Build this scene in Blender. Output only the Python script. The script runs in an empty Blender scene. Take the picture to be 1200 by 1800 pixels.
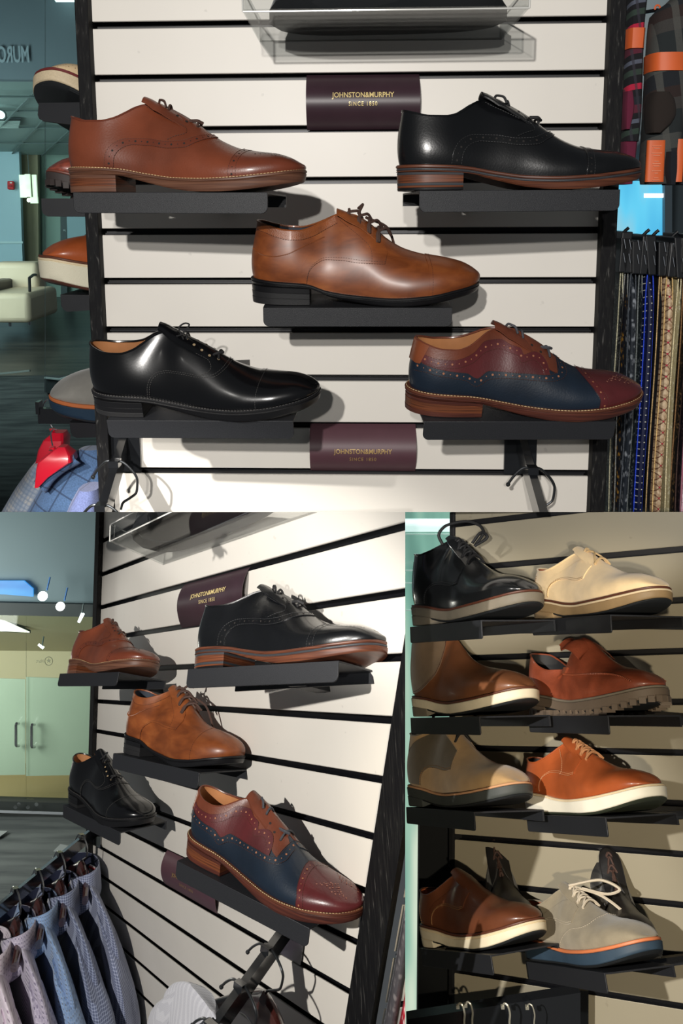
import bpy, bmesh, math, random
import numpy as np
from mathutils import Vector, Matrix, Euler, noise

S = bpy.context.scene
random.seed(7)

# ------------------------------------------------------------------ camera
cam_data = bpy.data.cameras.new('camera')
cam = bpy.data.objects.new('camera', cam_data)
S.collection.objects.link(cam)
cam.location = (0, 0, 1.5)
cam.rotation_euler = (math.pi / 2, 0, 0)
cam_data.sensor_fit = 'VERTICAL'
cam_data.sensor_height = 36.0
cam_data.lens = 32.0                      # 1600 px over 1800 px
cam_data.shift_y = -200.0 / 1800.0
cam_data.clip_start = 0.05
cam_data.clip_end = 60
S.camera = cam

# ------------------------------------------------------------------ world, exposure
S.view_settings.view_transform = 'Standard'
S.view_settings.look = 'None'
S.view_settings.exposure = 0.0
S.view_settings.gamma = 1.0
S.view_settings.use_curve_mapping = False
world = bpy.data.worlds.new('world')
S.world = world
world.use_nodes = True
world.node_tree.nodes['Background'].inputs[0].default_value = (0.80, 0.86, 0.90, 1)
world.node_tree.nodes['Background'].inputs[1].default_value = 0.08

def spot(name, loc, target, power, size_deg, radius, col=(1, 0.95, 0.88), blend=0.35):
    l = bpy.data.lights.new(name, 'SPOT')
    l.energy = power
    l.spot_size = math.radians(size_deg)
    l.spot_blend = blend
    l.shadow_soft_size = radius
    l.color = col
    o = bpy.data.objects.new(name, l)
    S.collection.objects.link(o)
    o.location = loc
    d = Vector(target) - Vector(loc)
    o.rotation_euler = d.to_track_quat('-Z', 'Y').to_euler()
    return o

def area(name, loc, target, power, sx, sy, col=(1, 1, 1)):
    l = bpy.data.lights.new(name, 'AREA')
    l.shape = 'RECTANGLE'
    l.size, l.size_y = sx, sy
    l.energy = power
    l.color = col
    o = bpy.data.objects.new(name, l)
    S.collection.objects.link(o)
    o.location = loc
    d = Vector(target) - Vector(loc)
    o.rotation_euler = d.to_track_quat('-Z', 'Y').to_euler()
    return o

# track spots of the shop
spot('track_spot_a', (-0.42, -1.55, 1.80), (0.03, 1.33, 1.82), 208, 29, 0.022, (1, 0.965, 0.92), .18)
spot('track_spot_b', (-0.20, -1.60, 1.66), (0.03, 1.33, 1.80), 80, 29, 0.022, (1, 0.965, 0.92), .18)
spot('track_spot_left', (-1.15, -0.75, 2.10), (-0.25, 1.50, 0.58), 360, 36, 0.022, (1, 0.96, 0.90))
spot('track_spot_warm', (0.05, -0.45, 1.42), (0.43, 1.42, 0.85), 72, 27, 0.022, (1, 0.86, 0.64))

# ------------------------------------------------------------------ the three bays
# every bay has its own wall frame: slat direction, direction into the wall, post direction, and a corner point (metres)
FRAME = {
    1: (Matrix(((0.9998, 0.0207, -0.0045), (-0.0373, 1.77, -0.1613), (-0.0032, 0.3674, 0.9707))), Vector((-0.3675, 1.3311, 2.1243))),
    2: (Matrix(((0.9207, 0.4706, 0.1362), (-1.5994, 1.7352, -0.3813), (0.5011, -0.6768, 1.1441))), Vector((-0.5726, 2.1903, 1.1582))),
    3: (Matrix(((0.4879, 0.8765, 0.0013), (-0.296, 0.1969, -0.0071), (0.1021, -0.0713, 1.0027))), Vector((0.1946, 1.5536, 1.2845))),
}
INV = {b: FRAME[b][0].inverted() for b in FRAME}
PITCH = 0.0762
def W(b, x, y, z):
    return FRAME[b][0] @ Vector((x, y, z)) + FRAME[b][1]
def to_wall(b, p):
    return INV[b] @ (Vector(p) - FRAME[b][1])

# ------------------------------------------------------------------ materials
MATS = {}
def new_mat(name):
    m = bpy.data.materials.new(name)
    m.use_nodes = True
    nt = m.node_tree
    return m, nt, nt.nodes['Principled BSDF']
def rgba(c):
    return (c[0], c[1], c[2], 1)
def srgb(r, g, b):
    f = lambda c: (c / 255 / 12.92) if c / 255 <= 0.04045 else ((c / 255 + 0.055) / 1.055) ** 2.4
    return (f(r), f(g), f(b))
def mat(name, col, rough=0.5, metal=0.0, coat=0.0, var=0.0, scale=40, bump=0.0, bscale=300, sheen=0.0, spec=0.5, emit=None, estr=0, stretch=None):
    """principled material whose colour varies with a noise and whose surface may carry a fine bump"""
    if name in MATS: return MATS[name]
    m, nt, b = new_mat(name)
    b.inputs['Roughness'].default_value = rough
    b.inputs['Metallic'].default_value = metal
    b.inputs['Coat Weight'].default_value = coat
    b.inputs['Coat Roughness'].default_value = 0.12
    b.inputs['Sheen Weight'].default_value = sheen
    b.inputs['Specular IOR Level'].default_value = spec
    b.inputs['Base Color'].default_value = rgba(col)
    tc = nt.nodes.new('ShaderNodeTexCoord')
    src = tc.outputs['Object']
    if stretch:
        mp = nt.nodes.new('ShaderNodeMapping'); mp.inputs['Scale'].default_value = stretch
        nt.links.new(src, mp.inputs[0]); src = mp.outputs[0]
    if var > 0:
        n = nt.nodes.new('ShaderNodeTexNoise'); n.inputs['Scale'].default_value = scale; n.inputs['Detail'].default_value = 4
        nt.links.new(src, n.inputs['Vector'])
        r = nt.nodes.new('ShaderNodeValToRGB')
        r.color_ramp.elements[0].position = 0.3; r.color_ramp.elements[1].position = 0.7
        r.color_ramp.elements[0].color = rgba([max(0, c * (1 - var)) for c in col])
        r.color_ramp.elements[1].color = rgba([min(1, c * (1 + var)) for c in col])
        nt.links.new(n.outputs['Fac'], r.inputs[0]); nt.links.new(r.outputs[0], b.inputs['Base Color'])
    if bump > 0:
        n2 = nt.nodes.new('ShaderNodeTexNoise'); n2.inputs['Scale'].default_value = bscale; n2.inputs['Detail'].default_value = 3
        nt.links.new(src, n2.inputs['Vector'])
        bp = nt.nodes.new('ShaderNodeBump'); bp.inputs['Strength'].default_value = bump; bp.inputs['Distance'].default_value = 0.001
        nt.links.new(n2.outputs['Fac'], bp.inputs['Height']); nt.links.new(bp.outputs[0], b.inputs['Normal'])
    if emit:
        b.inputs['Emission Color'].default_value = rgba(emit); b.inputs['Emission Strength'].default_value = estr
    MATS[name] = m
    return m

def leather(name, col, rough=0.34, coat=0.25, var=0.22, scale=22, bump=0.12, bscale=420, sheen=0.0):
    return mat(name, col, rough, 0, coat, var, scale, bump, bscale, sheen)

def node_mat(name, build, rough=0.6, **kw):
    """material whose base colour comes from build(node_tree) -> colour socket"""
    if name in MATS: return MATS[name]
    m, nt, b = new_mat(name)
    b.inputs['Roughness'].default_value = rough
    for k, v in kw.items(): b.inputs[k].default_value = v
    nt.links.new(build(nt), b.inputs['Base Color'])
    MATS[name] = m
    return m
def N(nt, kind, **kw):
    n = nt.nodes.new(kind)
    for k, v in kw.items():
        if k in n.inputs: n.inputs[k].default_value = v
        else: setattr(n, k, v)
    return n
def ramp(nt, fac, stops, interp='LINEAR'):
    r = nt.nodes.new('ShaderNodeValToRGB'); r.color_ramp.interpolation = interp
    e = r.color_ramp.elements
    while len(e) < len(stops): e.new(0.5)
    for i, (p, c) in enumerate(stops):
        e[i].position = p; e[i].color = rgba(c)
    nt.links.new(fac, r.inputs[0])
    return r.outputs[0]
def coords(nt, scale=(1, 1, 1), rot=(0, 0, 0), kind='Object'):
    tc = nt.nodes.new('ShaderNodeTexCoord'); mp = nt.nodes.new('ShaderNodeMapping')
    mp.inputs['Scale'].default_value = scale; mp.inputs['Rotation'].default_value = rot
    nt.links.new(tc.outputs[kind], mp.inputs[0])
    return mp.outputs[0]
def mixc(nt, fac, a, b, mode='MIX'):
    m = nt.nodes.new('ShaderNodeMix'); m.data_type = 'RGBA'; m.blend_type = mode
    for sock, v in ((m.inputs[0], fac), (m.inputs[6], a), (m.inputs[7], b)):
        if isinstance(v, (int, float)): sock.default_value = v
        elif isinstance(v, (tuple, list)): sock.default_value = rgba(v)
        else: nt.links.new(v, sock)
    return m.outputs[2]
def math_n(nt, op, a, b=0.0, c=None):
    m = nt.nodes.new('ShaderNodeMath'); m.operation = op
    for i, v in enumerate((a, b) if c is None else (a, b, c)):
        if isinstance(v, (int, float)): m.inputs[i].default_value = v
        else: nt.links.new(v, m.inputs[i])
    return m.outputs[0]

# ------------------------------------------------------------------ mesh helpers
class MB:
    """collects vertices and faces; build() links them as ONE mesh object"""
    def __init__(self): self.v = []; self.f = []; self.uv = None
    def add(self, vs, fs):
        o = len(self.v); self.v += [tuple(p) for p in vs]; self.f += [tuple(i + o for i in f) for f in fs]
    def grid(self, P, closed_u=False, flip=False):
        nu, nv = len(P), len(P[0]); vs = [p for row in P for p in row]; fs = []
        for i in range(nu if closed_u else nu - 1):
            for j in range(nv - 1):
                a = i * nv + j; b = ((i + 1) % nu) * nv + j
                q = (a, b, b + 1, a + 1)
                fs.append(q[::-1] if flip else q)
        self.add(vs, fs)
    def box(self, c, s, R=None):
        c = Vector(c); vs = []
        for x in (-1, 1):
            for y in (-1, 1):
                for z in (-1, 1):
                    d = Vector((x * s[0] / 2, y * s[1] / 2, z * s[2] / 2))
                    vs.append(c + (R @ d if R else d))
        self.hexa(vs)
    def hexa(self, vs):                       # corner order x-major, y, z
        self.add(vs, [(0, 1, 3, 2), (4, 6, 7, 5), (0, 4, 5, 1), (2, 3, 7, 6), (0, 2, 6, 4), (1, 5, 7, 3)])
    def tube(self, pts, r, n=8, caps=True, closed=False):
        pts = [Vector(p) for p in pts]; m = len(pts)
        rs = r if isinstance(r, (list, tuple)) else [r] * m
        up = None; rings = []
        for i, p in enumerate(pts):
            t = (pts[(i + 1) % m] - pts[i - 1]) if closed else (pts[min(i + 1, m - 1)] - pts[max(i - 1, 0)])
            if t.length < 1e-9: t = Vector((0, 0, 1))
            t.normalize()
            if up is None: up = t.orthogonal().normalized()
            up = (up - t * up.dot(t))
            if up.length < 1e-6: up = t.orthogonal()
            up.normalize(); bi = t.cross(up)
            rings.append([p + (up * math.cos(2 * math.pi * k / n) + bi * math.sin(2 * math.pi * k / n)) * rs[i] for k in range(n)])
        o = len(self.v); self.v += [tuple(p) for ring in rings for p in ring]
        for i in range(m if closed else m - 1):
            for k in range(n):
                a = o + i * n + k; b = o + i * n + (k + 1) % n; c = o + ((i + 1) % m) * n + (k + 1) % n; d = o + ((i + 1) % m) * n + k
                self.f.append((a, b, c, d))
        if caps and not closed:
            self.f.append(tuple(o + k for k in range(n))[::-1]); self.f.append(tuple(o + (m - 1) * n + k for k in range(n)))
    def prism(self, poly, axis_vec, origin=(0, 0, 0), ex=(1, 0, 0), ez=(0, 0, 1)):
        """extrude a 2-D polygon (in ex, ez) along axis_vec"""
        o = Vector(origin); ex = Vector(ex); ez = Vector(ez); a = Vector(axis_vec); n = len(poly)
        v0 = [o + ex * p[0] + ez * p[1] for p in poly]
        self.add(v0 + [p + a for p in v0], [tuple(range(n)), tuple(range(2 * n - 1, n - 1, -1))] + [((i + 1) % n, i, n + i, n + (i + 1) % n) for i in range(n)])
    def disc(self, c, nrm, r, n=7, lift=0.0):
        c = Vector(c); nrm = Vector(nrm).normalized(); u = nrm.orthogonal().normalized(); w = nrm.cross(u)
        c = c + nrm * lift
        self.add([c + (u * math.cos(2 * math.pi * k / n) + w * math.sin(2 * math.pi * k / n)) * r for k in range(n)], [tuple(range(n))])
    def build(self, name, material, parent=None, smooth=True, sharp=40, merge=True, matrix=None):
        me = bpy.data.meshes.new(name)
        me.from_pydata(self.v, [], self.f)
        bm = bmesh.new(); bm.from_mesh(me)
        if merge: bmesh.ops.remove_doubles(bm, verts=bm.verts, dist=2e-5)
        bmesh.ops.recalc_face_normals(bm, faces=bm.faces)
        bm.to_mesh(me); bm.free()
        if smooth:
            me.shade_smooth(); me.set_sharp_from_angle(angle=math.radians(sharp))
        me.materials.append(material)
        o = bpy.data.objects.new(name, me)
        S.collection.objects.link(o)
        if matrix is not None: o.matrix_world = matrix
        if parent is not None: o.parent = parent
        return o

BAY_OF = {}                                   # top-level object -> bay it stands in
def tag(o, label=None, cat=None, group=None, kind=None, bay=None):
    if label: o['label'] = label
    if cat: o['category'] = cat
    if group: o['group'] = group
    if kind: o['kind'] = kind
    if bay: BAY_OF[o.name] = bay
    return o
def empty(name, matrix, label=None, cat=None, group=None, kind=None, bay=None):
    o = bpy.data.objects.new(name, None)
    S.collection.objects.link(o)
    o.empty_display_size = 0.03
    o.matrix_world = matrix
    return tag(o, label, cat, group, kind, bay)
def copy_tree(o, parent=None):
    c = o.copy(); S.collection.objects.link(c)
    if parent is not None: c.parent = parent
    for ch in o.children: copy_tree(ch, c)
    return c
def pose(loc, rot, s=1.0):
    return Matrix.LocRotScale(Vector(loc), Euler(rot), Vector((s, s, s)))
def smoothstep(a, b, x):
    t = np.clip((x - a) / (b - a), 0, 1); return t * t * (3 - 2 * t)
def pchip(xs, ys):
    """monotone cubic interpolant"""
    xs = np.array(xs, float); ys = np.array(ys, float); h = np.diff(xs); d = np.diff(ys) / h
    m = np.zeros_like(ys); m[0] = d[0]; m[-1] = d[-1]
    for i in range(1, len(xs) - 1):
        if d[i - 1] * d[i] > 0:
            w1 = 2 * h[i] + h[i - 1]; w2 = h[i] + 2 * h[i - 1]; m[i] = (w1 + w2) / (w1 / d[i - 1] + w2 / d[i])
    def f(x):
        x = np.clip(np.asarray(x, float), xs[0], xs[-1]); i = np.clip(np.searchsorted(xs, x) - 1, 0, len(xs) - 2)
        t = (x - xs[i]) / h[i]; t2 = t * t; t3 = t2 * t
        return (2 * t3 - 3 * t2 + 1) * ys[i] + (t3 - 2 * t2 + t) * h[i] * m[i] + (-2 * t3 + 3 * t2) * ys[i + 1] + (t3 - t2) * h[i] * m[i + 1]
    return f
def poly_resample(pts, n):
    pts = np.array(pts, float); d = np.r_[0, np.cumsum(np.linalg.norm(np.diff(pts, axis=0), axis=1))]
    fx = [pchip(d, pts[:, k]) for k in range(pts.shape[1])]
    q = np.linspace(0, d[-1], n)
    return np.stack([f(q) for f in fx], 1), d[-1]

# ------------------------------------------------------------------ shoes
OX_TOP = [(.015, .306), (.05, .294), (.11, .280), (.17, .279), (.22, .290), (.27, .317), (.305, .338), (.35, .349), (.40, .348), (.465, .322), (.54, .280), (.61, .231), (.66, .201), (.735, .172), (.808, .158), (.88, .150), (.935, .134), (.978, .110)]
OX_FEATHER = [(0, .098), (.09, .096), (.23, .090), (.37, .068), (.49, .052), (.61, .048), (.73, .053), (.86, .067), (1.0, .088)]
OX_BOTTOM = [(0, .070), (.23, .066), (.37, .036), (.49, .010), (.58, .001), (.66, .0), (.76, .006), (.88, .022), (1.0, .046)]
WIDTHS = ([0, .05, .1, .2, .3, .45, .6, .7, .8, .88, .94, .98, 1.0],
          [0, .0225, .0285, .0312, .0305, .0345, .0435, .0470, .0455, .0392, .0308, .0190, 0],     # outer side
          [0, .0225, .0285, .0310, .0290, .0330, .0430, .0455, .0425, .0360, .0280, .0172, 0])     # inner side

class Last:
    """the surface of an upper: v runs from the feather line (0) to the collar or ridge (1), s from heel to toe"""
    def __init__(self, L=.31, top=OX_TOP, feather=OX_FEATHER, bottom=OX_BOTTOM, x_open=.385, wide=1.0, collar=.026, bulge=.006, toe_round=.72, ridge=.62):
        self.L = L
        self.top = pchip([p[0] * L for p in top], [p[1] * L for p in top]); self.tx0 = top[0][0] * L; self.tx1 = top[-1][0] * L
        self.fe = pchip([p[0] * L for p in feather], [p[1] * L for p in feather])
        self.bo = pchip([p[0] * L for p in bottom], [p[1] * L for p in bottom])
        ss = np.arccos(1 - 2 * np.array(WIDTHS[0])) / math.pi
        k = wide * L / .31
        self.wl = pchip(ss, np.array(WIDTHS[1]) * k); self.wm = pchip(ss, np.array(WIDTHS[2]) * k)
        self.xo = x_open * L; self.co = collar; self.bulge = bulge; self.tr = toe_round; self.ridge = ridge
        self.fx0, self.fx1 = .006 * L, .985 * L
    def outline(self, s, side):
        t = (1 - np.cos(np.pi * np.clip(s, 0, 1))) / 2
        x = self.fx0 + (self.fx1 - self.fx0) * t
        w = (self.wl if side < 0 else self.wm)(np.clip(s, 0, 1))
        e = 1e-4; s0 = np.clip(s - e, 0, 1); s1 = np.clip(s + e, 0, 1)
        f = (self.wl if side < 0 else self.wm)
        dx = (np.cos(np.pi * s0) - np.cos(np.pi * s1)) / 2 * (self.fx1 - self.fx0); dw = f(s1) - f(s0)
        n = np.hypot(dx, dw) + 1e-12
        nx = -dw / n; ny = side * dx / n
        ny = np.where((s <= 1e-6) | (s >= 1 - 1e-6), 0, ny)
        nx = np.where(s <= 1e-6, -1, np.where(s >= 1 - 1e-6, 1, nx))
        return x, side * w, nx, ny, t
    def S(self, s, v, side):
        s = np.asarray(s, float); v = np.asarray(v, float)
        x0, y0, nx, ny, t = self.outline(s, side)
        z0 = self.fe(x0)
        x3 = self.tx0 + (self.tx1 - self.tx0) * t; z3 = self.top(x3)
        q = (x3 - self.tx0) / (self.xo - self.tx0)
        qc = np.clip(q, 0, 1)
        y3 = side * self.co * np.where(qc < .4, np.sqrt(np.maximum(0, 1 - ((.4 - qc) / .4) ** 2)), .5 * (1 + np.cos(np.pi * (np.maximum(qc, .4) - .4) / .6)))
        c = smoothstep(.50, 1.30, q)
        H = z3 - z0
        dx, dy = x0 - x3, y0 - y3
        toe = smoothstep(.55, .95, t)
        k1 = .36 + (self.tr - .36) * toe * c
        p1 = (x0 + nx * self.bulge, y0 + ny * self.bulge, z0 + k1 * H)
        ox, oy, oz = x3 + nx * .004, y3 + ny * .004, z3 - .36 * H
        kr = self.ridge * (1 - .0 * toe)
        cx, cy, cz = x3 + dx * kr, y3 + dy * kr, z3 - H * (.12 - .06 * toe)
        p2 = (ox + (cx - ox) * c, oy + (cy - oy) * c, oz + (cz - oz) * c)
        b0, b1, b2, b3 = (1 - v) ** 3, 3 * v * (1 - v) ** 2, 3 * v * v * (1 - v), v ** 3
        return np.stack([b0 * a + b1 * b + b2 * cc + b3 * d for a, b, cc, d in zip((x0, y0, z0), p1, p2, (x3, y3, z3))], -1)
    def SN(self, s, v, side):
        e = 2e-3
        s = np.asarray(s, float); v = np.asarray(v, float)
        P = self.S(s, v, side)
        a = self.S(np.clip(s + e, 0, 1), v, side) - self.S(np.clip(s - e, 0, 1), v, side)
        b = self.S(s, np.clip(v + e, 0, 1), side) - self.S(s, np.clip(v - e, 0, 1), side)
        n = np.cross(a, b) * -side
        n /= np.linalg.norm(n, axis=-1, keepdims=True) + 1e-15
        flat = np.abs(P[..., 1]) < 1e-6
        n[..., 1] = np.where(flat, 0, n[..., 1])
        n /= np.linalg.norm(n, axis=-1, keepdims=True) + 1e-15
        return P, n
    def inv(self, pts):
        """side-view points (x, z) -> (s, v) on the surface"""
        pts = np.array(pts, float)
        tt = np.clip((pts[:, 0] - self.fx0) / (self.fx1 - self.fx0), .002, .998)
        s = np.arccos(1 - 2 * tt) / math.pi
        v = np.clip((pts[:, 1] - self.fe(pts[:, 0])) / np.maximum(1e-4, self.top(pts[:, 0]) - self.fe(pts[:, 0])), .02, .98)
        e = 1e-3
        for _ in range(25):
            P = self.S(s, v, -1); r = np.stack([pts[:, 0] - P[:, 0], pts[:, 1] - P[:, 2]], 1)
            A = (self.S(np.clip(s + e, 0, 1), v, -1) - self.S(np.clip(s - e, 0, 1), v, -1)) / (2 * e)
            B = (self.S(s, np.clip(v + e, 0, 1), -1) - self.S(s, np.clip(v - e, 0, 1), -1)) / (2 * e)
            a, b, c, d = A[:, 0], B[:, 0], A[:, 2], B[:, 2]
            J = np.stack([np.stack([a, b], 1), np.stack([c, d], 1)], 1)
            JT = np.transpose(J, (0, 2, 1))
            st = np.linalg.solve(JT @ J + 1e-6 * np.eye(2), (JT @ r[:, :, None]))[:, :, 0]
            s = np.clip(s + np.clip(st[:, 0], -.05, .05), 0.001, .999); v = np.clip(v + np.clip(st[:, 1], -.15, .15), 0, 1)
        return np.stack([s, v], 1)

def s_of_x(La, x):
    return math.acos(1 - 2 * min(1, max(0, (x - La.tx0) / (La.tx1 - La.tx0)))) / math.pi

class ShoeMaker:
    """builds the parts of one shoe under an Empty; the shoe stands on z = 0, heel at -x, toe at +x"""
    def __init__(self, La, root):
        self.La = La; self.root = root; self.off = Vector((-La.L / 2, 0, 0))
    def fin(self, mb, name, material, label=None, sharp=50, kind=None, parent=None):
        mb.v = [(p[0] + self.off.x, p[1], p[2]) for p in mb.v]
        o = mb.build(name, material, parent or self.root, sharp=sharp)
        if label: o['label'] = label
        if kind: o['kind'] = kind
        return o
    def upper(self, m, label=None, ns=72, nv=14):
        La = self.La; mb = MB(); s = np.linspace(0, 1, ns); v = np.linspace(0, 1, nv)
        ss, vv = np.meshgrid(s, v, indexing='ij')
        for side in (-1, 1):
            mb.grid(La.S(ss, vv, side).tolist())
        return self.fin(mb, 'upper', m, label, sharp=70)
    def lining(self, m, insole, x_end=.66, ns=40, nv=8):
        La = self.La; s1 = s_of_x(La, x_end * La.L); s = np.linspace(0, s1, ns); v = np.linspace(.06, 1, nv)
        ss, vv = np.meshgrid(s, v, indexing='ij'); mb = MB(); bed = {}
        for side in (-1, 1):
            P, n = La.SN(ss, vv, side)
            k = np.linspace(.0035, .0012, nv)[None, :, None]
            Q = P - n * k
            Q[:, -1] = P[:, -1] - np.array([0, 0, .0004])
            Q[..., 1] = np.where(side * Q[..., 1] < 0, 0, Q[..., 1])
            mb.grid(Q.tolist()); bed[side] = Q[:, 0]
        self.fin(mb, 'lining', m, sharp=70)
        mb = MB(); rows = []
        for i in range(ns):
            a, b = bed[-1][i], bed[1][i]
            rows.append([(a + (b - a) * t + np.array([0, 0, .006 - .002 * math.sin(math.pi * t)])).tolist() for t in np.linspace(0, 1, 5)])
        mb.grid(rows)
        self.fin(mb, 'insole', insole)
    def collar(self, m, r=.0013):
        La = self.La; s1 = s_of_x(La, La.xo * .99); s = np.linspace(0, s1, 34)
        a = La.S(s, np.ones_like(s), -1); b = La.S(s, np.ones_like(s), 1)
        mb = MB(); mb.tube(np.concatenate([a[::-1], b[1:]]).tolist(), r, 6)
        self.fin(mb, 'collar_binding', m)
    def tongue(self, m, back=.016, fwd=.065, half=.018, lift=.006):
        La = self.La; x = np.linspace(La.xo - back, La.xo + fwd, 16); rows = []
        for xx in x:
            z = float(La.top(min(xx, La.tx1)))
            f = smoothstep(La.xo - back, La.xo + .02, xx)
            zz = z + lift * (1 - f) - .0016 * f - .004 * smoothstep(La.xo + .015, La.xo + fwd, xx)
            if xx < La.xo: zz = float(La.top(La.xo)) + lift * (1 - f) + (La.xo - xx) * .25 - .0012 * f
            w = half * (1 - .35 * (1 - f) ** 3)
            rows.append([(xx, w * t, zz - .55 * w * t * t - .0 * abs(t)) for t in np.linspace(-1, 1, 9)])
        mb = MB(); mb.grid(rows); mb.grid([[(p[0], p[1], p[2] - .0018) for p in r] for r in rows], flip=True)
        edge = [r[0] for r in rows][::-1] + rows[0] + [r[-1] for r in rows]
        mb.tube([(p[0], p[1], p[2] - .0009) for p in edge], .0011, 5)
        self.fin(mb, 'tongue', m)
    def panel(self, name, lo, hi, m, d=.0011, rows=8, label=None, sides=(-1, 1), n=None):
        """overlay leather between two (s, v) lines"""
        La = self.La; N_ = len(lo); t = np.linspace(0, 1, rows)
        sv = lo[:, None, :] + (hi - lo)[:, None, :] * t[None, :, None]
        sv = np.concatenate([sv[:, :1], sv, sv[:, -1:]], 1); sv = np.concatenate([sv[:1], sv, sv[-1:]], 0)
        dd = np.full(sv.shape[:2], d); dd[0] = dd[-1] = -.0006; dd[:, 0] = dd[:, -1] = -.0006
        mb = MB()
        for side in sides:
            P, nn = La.SN(sv[..., 0], sv[..., 1], side)
            mb.grid((P + nn * dd[..., None]).tolist())
        mb.f = [f for f in mb.f if any(abs(mb.v[i][1]) > 2e-6 for i in f)]          # no inner wall where both sides meet
        return self.fin(mb, name, m, label, sharp=45)
    def line(self, pts, n=40, end_v=None):
        p, _ = poly_resample(pts, n); sv = self.La.inv(p)
        if end_v is not None: sv[-1, 1] = end_v
        return sv
    def dots(self, sv_lines, m, name='perforations', r=.0011, step=.0065, d=.0013, sides=(-1, 1), sub=None):
        """punched holes (or stitches) along (s, v) lines"""
        La = self.La; mb = MB()
        for sv in sv_lines:
            for side in sides:
                P, nn = La.SN(sv[:, 0], sv[:, 1], side)
                seg = np.r_[0, np.cumsum(np.linalg.norm(np.diff(P, axis=0), axis=1))]
                k = np.arange(step * .5, seg[-1], step)
                for q, dist in enumerate(k):
                    c = np.array([np.interp(dist, seg, P[:, i]) for i in range(3)]); nrm = np.array([np.interp(dist, seg, nn[:, i]) for i in range(3)])
                    mb.disc(c, nrm, r if sub is None or q % 2 == 0 else sub, 7, d)
        return self.fin(mb, name, m, kind='stuff') if mb.v else None
    def stitch(self, sv_lines, m, r=.00036, step=.0034, d=.0013, sides=(-1, 1), name='stitching'):
        La = self.La; mb = MB()
        for sv in sv_lines:
            for side in sides:
                P, nn = La.SN(sv[:, 0], sv[:, 1], side); P = P + nn * d
                seg = np.r_[0, np.cumsum(np.linalg.norm(np.diff(P, axis=0), axis=1))]
                for a in np.arange(0, seg[-1] - step * .5, step):
                    q = [[np.interp(a + u * step, seg, P[:, i]) for i in range(3)] for u in (0, .35, .7)]
                    mb.tube(q, [r * .6, r, r * .6], 4, caps=False)
        return self.fin(mb, name, m, kind='stuff') if mb.v else None
    def layer(self, name, m, zt, zb, ot, ob, x0=-1, x1=9, label=None, ns=64, round_=.0012, front=True, parent=None):
        """a slab that follows the sole outline between zt(x) and zb(x), with outward offsets"""
        La = self.La; s = np.linspace(0, 1, ns); mb = MB(); R = {}
        for side in (-1, 1):
            x, y, nx, ny, t = La.outline(s, side)
            rows = []
            for off, zf, dz in ((-.006, zt, 0), (ot - round_, zt, 0), (ot, zt, -round_), ((ot * 2 + ob) / 3, None, .34), ((ot + 2 * ob) / 3, None, .67), (ob, zb, round_), (ob - round_, zb, 0), (-.006, zb, 0)):
                px = x + nx * off; py = y + ny * off
                py = np.where(side * py < 0, 0, py)
                cx = np.clip(px, max(x0, -1), x1)
                z = (zt(cx) * (1 - dz) + zb(cx) * dz) if zf is None else zf(cx) + dz
                rows.append(np.stack([cx, py, z], 1))
            keep = (x <= x1 + .02)
            R[side] = np.stack(rows, 1)[keep]
            mb.grid(R[side].tolist())
        for col, flip in ((0, False), (-1, True)):
            a, b = R[-1][:, col], R[1][:, col]
            mb.grid([[p.tolist(), ((p + q) / 2).tolist(), q.tolist()] for p, q in zip(a, b)])
        if x1 < 2:                                     # flat front face of a heel block
            a, b = R[-1][-1], R[1][-1]
            mb.grid([[p.tolist(), q.tolist()] for p, q in zip(a, b)])
        return self.fin(mb, name, m, label, sharp=38, parent=parent)
    def lace_bar(self, mb, sv, r=.0015, lift=.0022):
        La = self.La; P = [La.SN(np.array([sv[0]]), np.array([sv[1]]), sd) for sd in (-1, 1)]
        a = P[0][0][0] + P[0][1][0] * .0012; b = P[1][0][0] + P[1][1][0] * .0012
        mid = (a + b) / 2; zt = float(La.top(mid[0])) + lift
        pts = [a - P[0][1][0] * .003, a + P[0][1][0] * .001]
        for t in np.linspace(.12, .88, 9):
            p = a + (b - a) * t; h = max(p[2], mid[2] + (zt - mid[2]) * (1 - (2 * t - 1) ** 2))
            pts.append(np.array([p[0], p[1], h + .001]))
        pts += [b + P[1][1][0] * .001, b - P[1][1][0] * .003]
        mb.tube([p.tolist() for p in pts], r, 6)
    def laces(self, mb, m):
        """every separate run of lace becomes a part of its own"""
        par = list(range(len(mb.v)))
        def find(a):
            while par[a] != a: par[a] = par[par[a]]; a = par[a]
            return a
        for f in mb.f:
            for q in f[1:]: par[find(q)] = find(f[0])
        groups = {}
        for f in mb.f: groups.setdefault(find(f[0]), []).append(f)
        for fs in groups.values():
            idx = sorted({i for f in fs for i in f}); mp = {i: k for k, i in enumerate(idx)}
            p = MB(); p.add([mb.v[i] for i in idx], [tuple(mp[i] for i in f) for f in fs]); self.fin(p, 'lace', m)
    def curve(self, mb, pts, r=.0014, n=24):
        q, _ = poly_resample(pts, n); mb.tube(q.tolist(), r, 6)

DARK = mat('hole_dark', (.012, .009, .008), .8)

# ---- the five dress shoes: seams are given as side-view points in fractions of the shoe length
def fr(La, pts): return [(p[0] * La.L, p[1] * La.L) for p in pts]
BLACK_RUBBER = mat('black_rubber', (.014, .014, .015), .55, bump=.15, bscale=600)

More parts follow.
